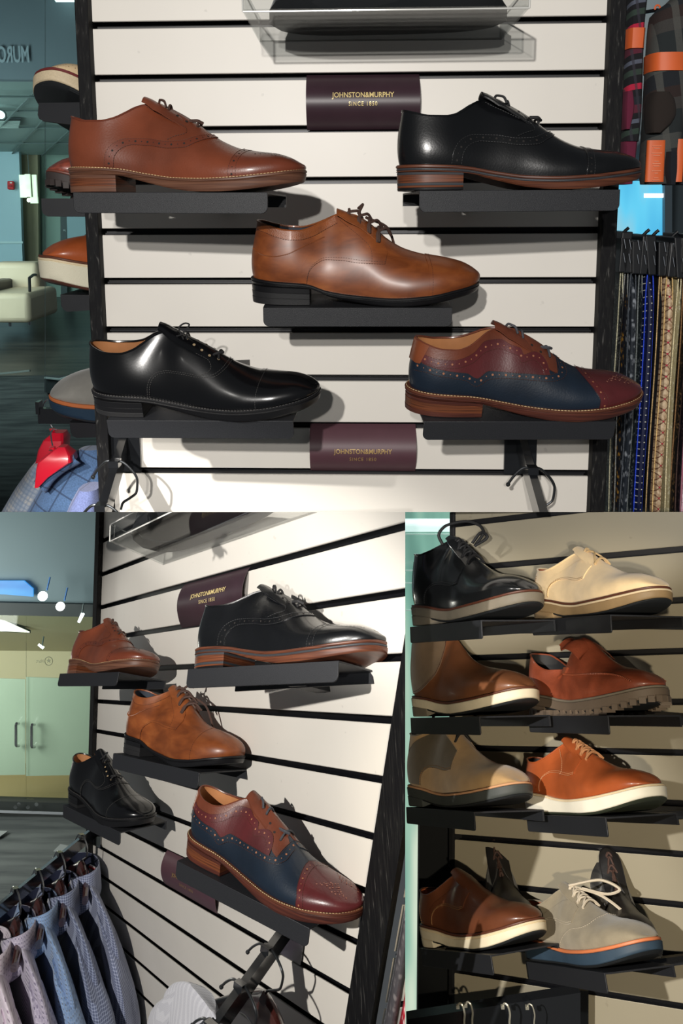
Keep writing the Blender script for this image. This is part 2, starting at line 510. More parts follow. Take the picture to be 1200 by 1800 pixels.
def base_sole(mk, welt_m, sole_m, heel_layers, heel_x=.237, welt_off=.0045, thread=None, welt_label=None, sole_t=.35, stripe=None):
    La = mk.La
    fe, bo = La.fe, La.bo
    welt_b = lambda x: fe(x) - .0034
    mk.layer('welt', welt_m, lambda x: fe(x) + .0004, welt_b, welt_off, welt_off, label=welt_label)
    if stripe:
        mid = lambda x: welt_b(x) - .0030
        mk.layer('midsole', stripe, welt_b, mid, welt_off - .0006, welt_off - .0006)
        mk.layer('sole', sole_m, mid, bo, welt_off - .0002, welt_off - .002)
    else:
        mk.layer('sole', sole_m, welt_b, bo, welt_off - .0004, welt_off - .0022)
    hx = heel_x * La.L
    zt = float(bo(0.0))
    for nm, a, b, m, lab in heel_layers:
        za = (lambda a: (lambda x: bo(x) * a))(a); zb = (lambda b: (lambda x: bo(x) * b))(b)
        mk.layer(nm, m, za, zb, welt_off - .0012 - .0006 * (1 - a), welt_off - .0016 - .0006 * (1 - b), x1=hx, label=lab, round_=.0003)
    if thread:
        s = np.linspace(.0, 1, 90); mb = MB()
        for side in (-1, 1):
            x, y, nx, ny, t = La.outline(s, side)
            P = np.stack([x + nx * (welt_off - .0018), y + ny * (welt_off - .0018), fe(x) + .0007], 1)
            seg = np.r_[0, np.cumsum(np.linalg.norm(np.diff(P, axis=0), axis=1))]
            for a in np.arange(0, seg[-1] - .003, .0042):
                q = [[np.interp(a + u, seg, P[:, i]) for i in range(3)] for u in (0, .0015, .003)]
                mb.tube(q, [.0004, .00065, .0004], 4, caps=False)
        mk.fin(mb, 'welt_stitching', thread, kind='stuff')

BAND_O = [(.190, .100), (.196, .140), (.211, .172), (.239, .196), (.281, .209), (.367, .207), (.453, .195), (.514, .197), (.563, .213), (.618, .228)]
BAND_I = [(.229, .098), (.233, .133), (.245, .155), (.269, .174), (.306, .184), (.379, .180), (.465, .169), (.526, .171), (.575, .192), (.633, .217)]
CAP_R = [(.716, .052), (.722, .103), (.732, .140), (.745, .168)]
CAP_F = [(.747, .054), (.750, .103), (.759, .138), (.772, .164)]
FACING = [(.343, .338), (.392, .311), (.465, .274), (.520, .250), (.528, .232), (.480, .214), (.447, .200)]

def eyelets(mk, pts, m, r=.0019):
    sv = mk.line(fr(mk.La, pts), len(pts)); mb = MB()
    for side in (-1, 1):
        P, n = mk.La.SN(sv[:, 0], sv[:, 1], side)
        for p, q in zip(P, n): mb.disc(p, q, r, 9, .0015)
    mk.fin(mb, 'eyelets', m, kind='stuff')
    return sv

def medallion(mk, m, cx=.865, spread=.06, d=.0016):
    """pattern of small holes on the toe cap"""
    La = mk.La; mb = MB()
    for a, v0, n in ((-1, .80, 5), (-.5, .88, 7), (0, .94, 8), (.4, .86, 6), (.8, .78, 6), (1.2, .72, 4)):
        for k in range(n):
            x = (cx + (a * .25 + (k - n / 2) * .32 / n) * spread * 2.4) * La.L
            s = s_of_x(La, x)
            for side in (-1, 1):
                P, nn = La.SN(np.array([s]), np.array([v0 - .05 * abs(k - n / 2)]), side)
                mb.disc(P[0], nn[0], .0009 if k % 3 else .0013, 6, d)
    mk.fin(mb, 'medallion', m, kind='stuff')

EYES = [(.437, .322), (.477, .298), (.520, .273), (.557, .258)]
def oxford_lacing(mk, m, sv, stub=True):
    mb = MB()
    for i in (0, 3): mk.lace_bar(mb, sv[i], .0016)
    La = mk.La
    if stub:                                                    # lace ends: a small loop at the throat and a short end lower down
        x = La.xo + .006; z = float(La.top(x))
        mk.curve(mb, [(x - .006, .004, z), (x - .003, .0, z + .006), (x + .004, -.005, z + .004), (x + .008, -.008, z - .004)], .0016)
        x = sv[3]; p = La.S(np.array([sv[3][0]]), np.array([sv[3][1]]), -1)[0]
        zt = float(La.top(p[0]))
        mk.curve(mb, [(p[0] - .010, -.006, zt + .004), (p[0] - .001, -.007, zt + .004), (p[0] + .006, -.002, zt + .001)], .0020)
    mk.laces(mb, m)

def brogue_oxford(name, leather_m, panel_m, sole_cfg, lace_m, lining_m, hole_m, thread_m, medal=True):
    root = empty(name, Matrix())
    La = Last(); mk = ShoeMaker(La, root)
    mk.upper(leather_m)
    lo = mk.line(fr(La, BAND_I), 60); hi = mk.line(fr(La, BAND_O), 60)
    mk.panel('brogue_band', lo, hi, panel_m, rows=4)
    mid = (lo + hi) / 2
    cr = mk.line(fr(La, CAP_R), 26, 1.0); cr[0, 1] = 0
    fr_ = np.stack([np.ones(26), cr[:, 1]], 1)
    mk.panel('toe_cap', cr, fr_, panel_m, rows=22)
    cf = mk.line(fr(La, CAP_F), 26, 1.0); cm = (cr + cf) / 2
    mk.dots([mid, cm], hole_m, r=.0014, step=.0082, sub=.0007, d=.0014)
    heel = mk.line(fr(La, [(.03, .10), (.022, .2), (.028, .29)]), 20)
    fc = mk.line(fr(La, FACING), 50)
    fc2 = fc.copy(); fc2[:, 1] = np.clip(fc2[:, 1] - .02, 0, 1)
    e = .012
    mk.stitch([fc, lo, hi, cf, cr], thread_m)
    if medal: medallion(mk, hole_m)
    mk.lining(lining_m, mat('insole_tan', srgb(150, 98, 60), .6))
    mk.collar(panel_m); mk.tongue(leather_m)
    sv = eyelets(mk, EYES, DARK)
    oxford_lacing(mk, lace_m, sv)
    base_sole(mk, **sole_cfg)
    return root

# ------------------------------------------------------------------ slat walls
def slat_mat(name, col):
    def b(nt):
        n = N(nt, 'ShaderNodeTexNoise', Scale=7.0, Detail=5.0); nt.links.new(coords(nt, (1, 1, 1)), n.inputs['Vector'])
        c = ramp(nt, n.outputs['Fac'], [(.35, [q * .965 for q in col]), (.65, col)])
        n2 = N(nt, 'ShaderNodeTexNoise', Scale=55.0, Detail=2.0); nt.links.new(coords(nt, (1, 1, 1)), n2.inputs['Vector'])
        return mixc(nt, ramp(nt, n2.outputs['Fac'], [(.735, (0, 0, 0)), (.77, (1, 1, 1))]), c, [q * .86 for q in col])
    return node_mat(name, b, .42)
SLAT = slat_mat('slat_laminate', srgb(226, 221, 212))
SLAT_WARM = slat_mat('slat_laminate_grey', srgb(158, 150, 130))
GROOVE = mat('groove_black', (.003, .003, .0045), .45)
RAIL = mat('groove_rail', (.007, .0075, .010), .38, .4)
def wood_black():
    def b(nt):
        n = N(nt, 'ShaderNodeTexNoise', Scale=1.0, Detail=6.0, Distortion=.6); nt.links.new(coords(nt, (260, 260, 14)), n.inputs['Vector'])
        return ramp(nt, n.outputs['Fac'], [(.46, (.004, .004, .005)), (.62, (.010, .010, .010)), (.74, (.085, .082, .078))])
    return node_mat('black_oak', b, .7, **{'Specular IOR Level': .18})
POST = wood_black()
POST_PLAIN = mat('black_post', (.010, .010, .011), .6, var=.3, scale=60, spec=.25)

def skew_box(mb, b, x0, x1, y0, y1, z0, z1, fn=None):
    f = fn or (lambda x, y, z: W(b, x, y, z))
    mb.hexa([f(x, y, z) for x in (x0, x1) for y in (y0, y1) for z in (z0, z1)])
def slat_piece(mb, b, x0, x1, z0, z1, fn=None):
    f = fn or (lambda x, y, z: W(b, x, y, z))
    e = .0009; prof = [(.0026, z0), (e, z0), (0, z0 + e), (0, z1 - e), (e, z1), (.0026, z1)]
    a = [f(x0, y, z) for y, z in prof]; c = [f(x1, y, z) for y, z in prof]; n = len(prof)
    mb.add(a + c, [tuple(range(n)), tuple(range(2 * n - 1, n - 1, -1))] + [((i + 1) % n, i, n + i, n + (i + 1) % n) for i in range(n)])
def slat_wall(name, b, x0, x1, k0, k1, m, fn=None):
    f = fn or (lambda x, y, z: W(b, x, y, z))
    root = empty(name, Matrix(), kind='structure', bay=b)
    G = .0098
    for k in range(k0, k1):
        mb = MB(); slat_piece(mb, b, x0, x1, -(k + 1) * PITCH + G / 2, -k * PITCH - G / 2, f); mb.build('slat', m, root, smooth=False)
        mb = MB(); skew_box(mb, b, x0, x1, .0095, .0135, -(k + 1) * PITCH - .0046, -(k + 1) * PITCH - .0020, f); mb.build('groove_rail', RAIL, root, smooth=False)
    mb = MB(); skew_box(mb, b, x0, x1, .0142, .024, -k1 * PITCH - .01, -k0 * PITCH + .01, f); mb.build('backing_board', GROOVE, root, smooth=False)
    return root
def post(name, b, x0, x1, y0, y1, z0, z1, m=POST):
    mb = MB(); skew_box(mb, b, x0, x1, y0, y1, z0, z1)
    o = mb.build(name, m, smooth=False)
    bv = o.modifiers.new('bevel', 'BEVEL'); bv.width = .0012; bv.segments = 2
    return tag(o, kind='structure', bay=b)
slat_wall('wall_back', 1, 0, .75, -2, 13, SLAT)
post('trim_1', 1, -.0195, .0, -.012, .05, -.95, .10); post('trim_2', 1, .75, .7725, -.012, .05, -.95, .10)
slat_wall('wall_left', 2, 0, .75, -4, 21, SLAT)
post('trim_3', 2, -.0195, .0, -.012, .05, -1.6, .30); post('trim_4', 2, .75, .7850, -.010, .012, -1.6, .30)
slat_wall('wall_right', 3, 0, .70, -3, 13, SLAT_WARM)

# ------------------------------------------------------------------ shelves
SHELF = mat('shelf_powder_coat', (.017, .018, .021), .45, .0, var=.25, scale=900, bump=.35, bscale=1500, spec=.38)
def shelf(b, M, label, w=.25, lip=.0255, dmax=.105, group='slatwall shoe shelves', r=.008, m=SHELF):
    root = empty('shoe_shelf', M, label, 'shelf', group, bay=b)
    def reach(x, z=0):                       # distance along the plate until it meets the wall
        p0 = to_wall(b, M @ Vector((x, 0, z))); p1 = to_wall(b, M @ Vector((x, .1, z)))
        return min(dmax, .1 * (.004 - p0.y) / (p1.y - p0.y))
    dl, dr = reach(-w / 2), reach(w / 2); t = .0022
    mb = MB()
    poly = [(-w / 2, 0), (w / 2, 0)] + [(w / 2 - r + r * math.cos(a), -lip + r - r * math.sin(a)) for a in np.linspace(0, math.pi / 2, 7)] + [(-w / 2 + r - r * math.sin(a), -lip + r - r * math.cos(a)) for a in np.linspace(0, math.pi / 2, 7)]
    mb.prism(poly, (0, t, 0)); o = mb.build('lip', m, root, sharp=35)
    bv = o.modifiers.new('bevel', 'BEVEL'); bv.width = .0006; bv.segments = 2; bv.limit_method = 'ANGLE'
    mb = MB(); mb.hexa([(x, y, z) for x, d in ((-w / 2, dl), (w / 2, dr)) for y in (t * .6, d) for z in (-t, 0)]); mb.build('plate', m, root, smooth=False)
    mb = MB(); mb.hexa([(x, d + y, z) for x, d in ((-w / 2, dl), (w / 2, dr)) for y in (-.003, 0) for z in (-.016, -t)]); mb.build('wall_flange', m, root, smooth=False)
    yw = min(dl, dr)
    p0 = to_wall(b, M @ Vector((0, 0, 0))); p1 = to_wall(b, M @ Vector((0, .1, 0))); d0 = .1 * (.004 - p0.y) / (p1.y - p0.y)
    if d0 > yw + .004:                        # bracket between the plate and the groove
        mb = MB(); mb.box((0, (yw + d0) / 2, -.009), (.03, d0 - yw, .012)); mb.build('groove_bracket', m, root, smooth=False)
    return root

def place(o, M, label, cat, group, bay):
    o.matrix_world = M
    return tag(o, label, cat, group, bay=bay)

# ------------------------------------------------------------------ the five dress shoes of the first two bays
BROWN = leather('leather_brown', srgb(112, 56, 35), .36, .25, .28, 14)
BROWN_P = leather('leather_brown_trim', srgb(104, 50, 32), .36, .25, .22, 18)
BLACK = leather('leather_black', (.0042, .0046, .0055), .27, .30, .2, 20, .10)
BLACK_P = leather('leather_black_trim', (.0038, .0042, .005), .30, .30, .2, 20, .10)
PATENT = leather('leather_polished_black', (.003, .0032, .004), .24, .5, .1, 14, .03)
NAVY = leather('leather_navy', srgb(20, 31, 44), .40, .18, .25, 18, .18)
BURG = leather('leather_burgundy', srgb(80, 31, 33), .36, .25, .3, 22, .16)
CHEST = leather('leather_chestnut', srgb(100, 51, 34), .38, .22, .3, 22, .14)
def burnished(nt):
    n = N(nt, 'ShaderNodeTexNoise', Scale=1.0, Detail=5.0, Distortion=.4); nt.links.new(coords(nt, (26, 60, 60)), n.inputs['Vector'])
    n2 = N(nt, 'ShaderNodeTexNoise', Scale=1.0, Detail=3.0); nt.links.new(coords(nt, (9, 9, 9)), n2.inputs['Vector'])
    a = ramp(nt, n.outputs['Fac'], [(.32, srgb(104, 52, 22)), (.55, srgb(132, 70, 32)), (.75, srgb(150, 86, 42))])
    return mixc(nt, ramp(nt, n2.outputs['Fac'], [(.40, (0, 0, 0)), (.85, (.6, .6, .6))]), a, srgb(84, 40, 18))
TAN = node_mat('leather_tan', burnished, .42, **{'Coat Weight': .12, 'Coat Roughness': .25})
TAN_P = leather('leather_tan_trim', srgb(132, 72, 36), .38, .2, .25, 60, .4, 900)
def stack_mat(name, c1, c2, n=.9):
    def b(nt):
        w = N(nt, 'ShaderNodeTexNoise', Scale=1.0, Detail=3.0); nt.links.new(coords(nt, (14, 14, 520)), w.inputs['Vector'])
        return ramp(nt, w.outputs['Fac'], [(.35, c1), (.62, c2)])
    return node_mat(name, b, .42)
STACK = stack_mat('stacked_leather', srgb(66, 35, 22), srgb(112, 62, 37))
STACK_D = stack_mat('stacked_leather_dark', srgb(62, 34, 26), srgb(98, 58, 40))
SOLE_BR = stack_mat('sole_brown', srgb(82, 52, 40), srgb(112, 76, 58))
SOLE_RED = stack_mat('sole_reddish', srgb(72, 38, 26), srgb(104, 60, 40))
SOLE_WINE = stack_mat('sole_wine_brown', srgb(58, 29, 25), srgb(88, 46, 35))
GREY_LAYER = mat('sole_grey_layer', srgb(58, 60, 64), .45)
CREAM_THREAD = mat('thread_cream', srgb(205, 178, 132), .7)
BROWN_THREAD = mat('thread_brown', srgb(72, 38, 24), .7)
BLACK_THREAD = mat('thread_black', (.03, .03, .032), .6)
GREY_THREAD = mat('thread_grey', srgb(80, 78, 76), .6)
LACE_BR = mat('lace_brown', srgb(70, 48, 40), .75, var=.4, scale=900)
LACE_BK = mat('lace_black', (.012, .012, .013), .7, var=.4, scale=900)
LACE_GR = mat('lace_grey', srgb(62, 64, 70), .75, var=.4, scale=900)
LIN_TAN = mat('lining_tan', srgb(166, 112, 70), .6, var=.15, scale=30)
LIN_NAVY = mat('lining_navy', srgb(34, 42, 54), .7)
LIN_BLK = mat('lining_black', (.015, .015, .016), .7)
EDGE_BLACK = mat('edge_black', (.006, .006, .007), .38, bump=.1, bscale=900)

shoe_brown = brogue_oxford('brogue_shoe', BROWN, BROWN_P,
    dict(welt_m=SOLE_BR, sole_m=SOLE_BR, heel_layers=[('heel', 1, .78, SOLE_BR, None), ('heel_stack', .78, .34, STACK, 'reddish stacked leather heel'), ('heel_lift', .34, 0, SOLE_BR, None)], thread=CREAM_THREAD),
    LACE_BR, LIN_TAN, DARK, BROWN_THREAD)
shoe_black = brogue_oxford('brogue_shoe', BLACK, BLACK_P,
    dict(welt_m=SOLE_RED, sole_m=SOLE_RED, heel_layers=[('heel', 1, .86, GREY_LAYER, None), ('heel_stack', .86, .42, STACK, 'brown stacked leather heel'), ('heel_band', .42, .27, GREY_LAYER, 'dark grey band in the heel'), ('heel_base', .27, .16, STACK, None), ('heel_lift', .16, 0, EDGE_BLACK, None)], stripe=GREY_LAYER, thread=None),
    LACE_BK, LIN_BLK, DARK, BLACK_THREAD, medal=True)

def plain_oxford():
    root = empty('oxford_shoe', Matrix()); La = Last(); mk = ShoeMaker(La, root)
    mk.upper(PATENT)
    qo = [(.283, .090), (.287, .130), (.300, .165), (.330, .188), (.375, .196), (.44, .190), (.51, .180), (.565, .180), (.605, .198), (.632, .224)]
    lo = mk.line(fr(La, [(.274, .090), (.277, .130), (.290, .168), (.322, .195), (.372, .203), (.44, .197), (.51, .187), (.56, .188), (.597, .205), (.620, .230)]), 60)
    hi = mk.line(fr(La, qo), 60)
    mk.panel('vamp_edge', hi, lo, PATENT, rows=3, d=.0009)
    cr = mk.line(fr(La, [(.729, .050), (.731, .100), (.738, .140), (.748, .170)]), 26, 1.0); cr[0, 1] = 0
    mk.panel('toe_cap', cr, np.stack([np.ones(26), cr[:, 1]], 1), PATENT, rows=22, d=.0009)
    fc = mk.line(fr(La, [(.365, .325), (.42, .300), (.50, .262), (.545, .235), (.555, .214), (.54, .196), (.50, .186)]), 50)
    c2 = cr.copy(); c2[:, 0] = np.clip(c2[:, 0] + .012, 0, 1)
    mk.stitch([lo, hi, fc, c2], GREY_THREAD, r=.0003)
    mk.lining(LIN_TAN, LIN_TAN); mk.collar(PATENT, .0015); mk.tongue(PATENT, lift=.009)
    sv = eyelets(mk, [(.445, .318), (.478, .296), (.512, .274), (.545, .252), (.578, .236)], mat('eyelet_light', srgb(150, 130, 100), .5))
    mb = MB(); mk.lace_bar(mb, sv[0], .0013); mk.lace_bar(mb, sv[4], .0015)
    x = La.xo + .012; z = float(La.top(x))
    mk.curve(mb, [(x - .012, -.008, z - .003), (x + .002, -.012, z + .001), (x + .012, -.004, z + .012), (x + .006, .0, z + .013), (x - .004, 0, z + .006), (x + .004, -.010, z - .006)], .0011)
    p = La.S(np.array([sv[4][0]]), np.array([sv[4][1]]), -1)[0]
    mk.curve(mb, [(p[0] - .010, -.009, p[2] + .002), (p[0] - .003, -.009, p[2] + .007), (p[0] + .005, -.004, float(La.top(p[0])) + .002)], .0017)
    mk.laces(mb, LACE_BK)
    base_sole(mk, EDGE_BLACK, EDGE_BLACK, [('heel', 1, .62, EDGE_BLACK, None), ('heel_stack', .62, .3, EDGE_BLACK, None), ('heel_lift', .3, 0, BLACK_RUBBER, None)], heel_x=.245, thread=GREY_THREAD)
    return root
shoe_oxford = plain_oxford()

def tan_derby():
    top = [(.030, .350), (.055, .343), (.10, .328), (.16, .316), (.215, .314), (.27, .328), (.325, .352), (.375, .375), (.405, .382), (.44, .378), (.515, .338), (.59, .272), (.665, .230), (.75, .206), (.84, .190), (.91, .172), (.955, .150), (.985, .128)]
    fe = [(0, .108), (.10, .100), (.24, .090), (.33, .060), (.44, .044), (.60, .036), (.75, .046), (.90, .072), (1.0, .090)]
    bo = [(0, .078), (.25, .070), (.34, .036), (.44, .016), (.55, .003), (.63, .0), (.75, .010), (.90, .036), (1.0, .056)]
    La = Last(top=top, feather=fe, bottom=bo, x_open=.40, toe_round=.7, collar=.027)
    root = empty('derby_shoe', Matrix()); mk = ShoeMaker(La, root)
    mk.upper(TAN)
    # quarters with open facing
    q_lo = [(.243, .094), (.252, .140), (.278, .172), (.325, .192), (.40, .190), (.46, .182), (.535, .178), (.575, .176), (.582, .200), (.590, .262)]
    lo = mk.line(fr(La, q_lo[:-1]), 60)
    q_hi = [(.026, .22), (.045, .345), (.16, .314), (.27, .326), (.375, .373), (.42, .380), (.46, .362), (.52, .325), (.560, .290), (.586, .262)]
    hi = mk.line(fr(La, q_hi), 60)
    hi[:, 1] = np.where(hi[:, 1] > .90, np.minimum(1, hi[:, 1]), hi[:, 1])
    mk.panel('quarter', mk.line(fr(La, [(.243, .094), (.252, .140), (.278, .172), (.325, .192), (.40, .190), (.46, .182), (.535, .178), (.575, .176), (.584, .205)]), 60),
             np.stack([mk.line(fr(La, [(.243, .12), (.27, .20), (.30, .25), (.34, .30), (.40, .33), (.45, .34), (.52, .30), (.57, .262), (.588, .235)]), 60)[:, 0], np.linspace(.12, .86, 60)], 1) * 0 +
             mk.line(fr(La, [(.22, .095), (.225, .16), (.25, .21), (.31, .25), (.38, .29), (.445, .335), (.52, .296), (.565, .262), (.588, .222)]), 60), TAN, rows=10, d=.0013)
    band_lo = mk.line(fr(La, [(.036, .315), (.07, .305), (.12, .288), (.17, .277), (.215, .277), (.27, .290), (.33, .318), (.375, .340)]), 50)
    band_hi = mk.line(fr(La, [(.034, .347), (.06, .340), (.105, .325), (.16, .314), (.215, .312), (.268, .326), (.32, .349), (.362, .368)]), 50)
    mk.panel('collar_band', band_lo, band_hi, TAN_P, rows=4)
    wave = mk.line(fr(La, [(.012, .235), (.05, .214), (.10, .208), (.16, .218), (.21, .240), (.26, .262), (.32, .285)]), 50)
    mk.stitch([wave], TAN_P, r=.0010, step=.0011, d=.0004, name='raised_cord')
    cr = mk.line(fr(La, [(.762, .050), (.764, .110), (.762, .160), (.752, .204)]), 26, 1.0); cr[0, 1] = 0
    mk.panel('toe_cap', cr, np.stack([np.ones(26), cr[:, 1]], 1), TAN, rows=22, d=.0010)
    c2 = cr.copy(); c2[:, 0] = np.clip(c2[:, 0] + .012, 0, 1)
    fac = mk.line(fr(La, [(.385, .352), (.43, .318), (.48, .278), (.515, .24), (.522, .20), (.52, .184)]), 40)
    lo2 = lo.copy(); lo2[:, 1] = np.clip(lo2[:, 1] + .03, 0, 1)
    mk.stitch([band_lo, lo, lo2, c2, fac], BROWN_THREAD)
    mk.lining(LIN_NAVY, LIN_NAVY); mk.collar(TAN_P, .0014); mk.tongue(TAN_P, lift=.004, back=.008)
    sv = eyelets(mk, [(.425, .360), (.468, .330), (.510, .298), (.550, .262)], DARK)
    mb = MB()
    for i in range(4): mk.lace_bar(mb, sv[i], .0021, .004)
    for i in range(4):
        p = La.S(np.array([sv[i][0]]), np.array([sv[i][1]]), -1)[0]; zt = float(La.top(p[0]))
        mk.curve(mb, [(p[0] - .002, p[1] - .002, p[2]), (p[0] - .001, p[1] * .7, (p[2] + zt) / 2 + .005), (p[0] + .010, p[1] * .1, zt + .003), (p[0] + .018, .010, zt - .008)], .0020)
    mk.curve(mb, [(La.xo + .02, -.004, La.top(La.xo + .02) + .003), (La.xo + .026, .012, La.top(La.xo) + .010), (La.xo + .020, .022, La.top(La.xo) + .004)], .0019)
    mk.curve(mb, [(La.xo + .03, -.002, La.top(La.xo + .03) + .004), (La.xo + .060, .020, La.top(La.xo + .05) + .004), (La.xo + .075, .034, La.top(La.xo + .08) - .018)], .0019)
    mk.laces(mb, LACE_BR)
    base_sole(mk, EDGE_BLACK, EDGE_BLACK, [('heel', 1, .68, EDGE_BLACK, None), ('heel_stack', .68, .36, BLACK_RUBBER, None), ('heel_lift', .36, 0, BLACK_RUBBER, None)], heel_x=.255, welt_off=.0036)
    return root
shoe_tan = tan_derby()

def navy_brogue():
    root = empty('brogue_shoe', Matrix()); La = Last(bulge=.0065); mk = ShoeMaker(La, root)
    mk.upper(NAVY)
    # traced against this shoe's own feather and collar lines, so the height is a share of the wall height
    ft = pchip([228, 300, 400, 470, 560, 660, 740, 850, 950, 1040], [440, 475, 490, 500, 530, 550, 555, 545, 515, 475])
    tp = pchip([247, 300, 350, 400, 440, 480, 520, 550, 600, 660, 720, 780, 850, 940, 1000, 1035], [285, 315, 335, 345, 340, 320, 290, 262, 285, 325, 360, 385, 395, 400, 420, 465])
    def tr(pts):
        out = []
        for px, py in pts:
            h = float((ft(px) - py) / (ft(px) - tp(px))); x = (px - 224) / 830 * La.L
            z0, z1 = float(La.fe(x)), float(La.top(x)); out.append((x, z0 + h * (z1 - z0)))
        return out
    ln = lambda pts, n=50, e=None: mk.line(tr(pts), n, e)
    low = [(234, 378), (262, 385), (300, 405), (360, 425), (400, 440), (436, 462), (480, 445), (540, 432), (620, 440), (690, 445), (730, 432), (752, 405), (748, 378)]
    upb = [(238, 345), (262, 360), (300, 382), (350, 402), (400, 418), (438, 440), (480, 422), (540, 411), (620, 418), (680, 424), (712, 414), (725, 392), (722, 362)]
    a, b = ln(low, 70), ln(upb, 70)
    mk.panel('brogue_band', a, b, NAVY, rows=4, d=.0012)
    # burgundy quarter between the navy band and the chestnut collar
    colr = [(258, 326), (300, 350), (350, 366), (420, 368), (470, 345), (520, 322), (556, 316), (588, 330), (598, 352), (632, 346), (664, 362), (682, 395), (686, 424)]
    collo = [(252, 350), (300, 376), (350, 392), (420, 394), (470, 374), (520, 350), (552, 342), (574, 352), (590, 378), (630, 372), (652, 388), (664, 408), (668, 424)]
    c, d = ln(colr, 70), ln(collo, 70)
    q_up = ln([(252, 350), (300, 376), (350, 392), (420, 394), (470, 374), (520, 350), (552, 342), (574, 352), (590, 378), (630, 372), (652, 388), (664, 408), (672, 422)], 70)
    q_lo = ln([(240, 352), (262, 366), (300, 388), (350, 408), (400, 424), (438, 446), (480, 428), (540, 417), (600, 420), (640, 423), (660, 424), (668, 424), (674, 424)], 70)
    mk.panel('quarter', q_lo, q_up, BURG, rows=7, d=.0009, label='burgundy leather quarter')
    mk.panel('scallop_band', d, c, BURG, rows=4, d=.0018, label='scalloped burgundy band with punched holes')
    # chestnut collar and facing
    t_top = ln([(258, 292), (300, 316), (350, 336), (400, 346), (440, 341), (480, 321), (520, 291), (552, 266), (585, 280), (630, 306), (675, 336), (705, 356), (722, 368)], 70)
    t_low = ln([(256, 330), (300, 354), (350, 370), (420, 372), (470, 349), (520, 326), (556, 320), (584, 334), (600, 356), (640, 352), (668, 372), (688, 405), (716, 416)], 70)
    t_top[:, 1] = np.where(np.arange(70) < 66, 1.0, t_top[:, 1])
    mk.panel('collar_facing', t_low, t_top, CHEST, rows=8, d=.0012, label='chestnut brown collar and lace facing')
    hl = ln([(232, 352), (240, 356), (250, 356)], 10); hh = ln([(246, 288), (258, 294), (276, 300)], 10)
    hl[0, 0] = hh[0, 0] = 0
    hh[:, 1] = 1
    mk.panel('heel_tab', hl, hh, leather('leather_heel_tab', srgb(120, 62, 34), .4), rows=8, d=.0022, label='tan brown heel tab')
    cr = ln([(862, 548), (862, 500), (845, 452), (808, 393)], 26, 1.0); cr[0, 1] = 0
    mk.panel('toe_cap', cr, np.stack([np.ones(26), cr[:, 1]], 1), BURG, rows=22, label='burgundy cap toe')
    cf = ln([(892, 542), (890, 498), (872, 450), (838, 394)], 26, 1.0)
    hole_t = mat('hole_tan', srgb(150, 96, 66), .7)
    mk.dots([(a + b) / 2], hole_t, r=.0015, step=.0085, sub=.0007, d=.0016)
    mk.dots([(c + d) / 2, (cr + cf) / 2], hole_t, name='fine_perforations', r=.0014, step=.0085, sub=.0008, d=.0022)
    mk.stitch([a, b, c, d, cr, cf], BROWN_THREAD, r=.00034, d=.0019)
    medallion(mk, mat('hole_pale', srgb(140, 92, 78), .7), .88, .07, .0016)
    mk.lining(LIN_TAN, LIN_TAN); mk.collar(CHEST, .0014); mk.tongue(CHEST)
    sv = eyelets(mk, [(.452, .312), (.487, .288), (.525, .262), (.566, .240)], DARK)
    oxford_lacing(mk, LACE_GR, sv)
    base_sole(mk, SOLE_RED, SOLE_WINE, [('heel', 1, .80, SOLE_WINE, None), ('heel_stack', .80, .30, STACK, 'brown stacked leather heel'), ('heel_lift', .30, 0, SOLE_WINE, None)], heel_x=.29, welt_off=.0065, thread=CREAM_THREAD)
    return root
shoe_navy = navy_brogue()

UNITS = {
    (1, 'brown'): ((-.2129, 1.1207, 1.7536), (.1851, .0351, -.1556)), (1, 'black'): ((.2168, 1.0981, 1.7512), (.186, -.0327, .1192)),
    (1, 'tan'): ((.0213, 1.2013, 1.6194), (.2907, .0007, -.0074)), (1, 'oxford'): ((-.1863, 1.1867, 1.4707), (.3779, -.0001, -.124)),
    (1, 'navy'): ((.2275, 1.1522, 1.4705), (.3769, .0027, .106)),
    (2, 'brown'): ((-.5027, 1.8053, .9555), (-.3569, -.2298, -.8176)), (2, 'black'): ((-.107, 1.1813, 1.1538), (-.3928, -.1994, -.5653)),
    (2, 'tan'): ((-.321, 1.5583, .8766), (-.2365, -.1382, -.7489)), (2, 'oxford'): ((-.5161, 1.8707, .6374), (-.1018, -.1149, -.8318)),
    (2, 'navy'): ((-.1425, 1.272, .8091), (-.1209, .0562, -.6335)),
}
SHOE_AT = {'brown': (.010, .042), 'black': (.012, .042), 'tan': (.012, .046), 'oxford': (.002, .042), 'navy': (.016, .046)}
WHERE = {1: 'in the upper picture', 2: 'in the lower left picture'}
LAB = {'brown': 'brown leather brogue on the upper left shelf %s', 'black': 'black leather brogue on the upper right shelf %s',
       'tan': 'tan leather lace-up derby with black sole on the middle shelf %s', 'oxford': 'polished black oxford on the lower left shelf %s',
       'navy': 'navy and burgundy brogue on the lower right shelf %s'}
SLAB = {'brown': 'black metal shelf under the brown brogue %s', 'black': 'black metal shelf under the black brogue %s', 'tan': 'black metal shelf under the tan derby %s',
        'oxford': 'black metal shelf under the polished black oxford %s', 'navy': 'black metal shelf under the navy and burgundy brogue %s'}
SRC = {'brown': shoe_brown, 'black': shoe_black, 'tan': shoe_tan, 'oxford': shoe_oxford, 'navy': shoe_navy}
for b in (1, 2):
    for k in SRC:
        M = pose(*UNITS[(b, k)])
        shelf(b, M, SLAB[k] % WHERE[b])
        o = SRC[k] if b == 1 else copy_tree(SRC[k])
        place(o, M @ Matrix.Translation((SHOE_AT[k][0], SHOE_AT[k][1], .0008)), LAB[k] % WHERE[b], 'shoe', 'dress shoes on the white slat walls', b)

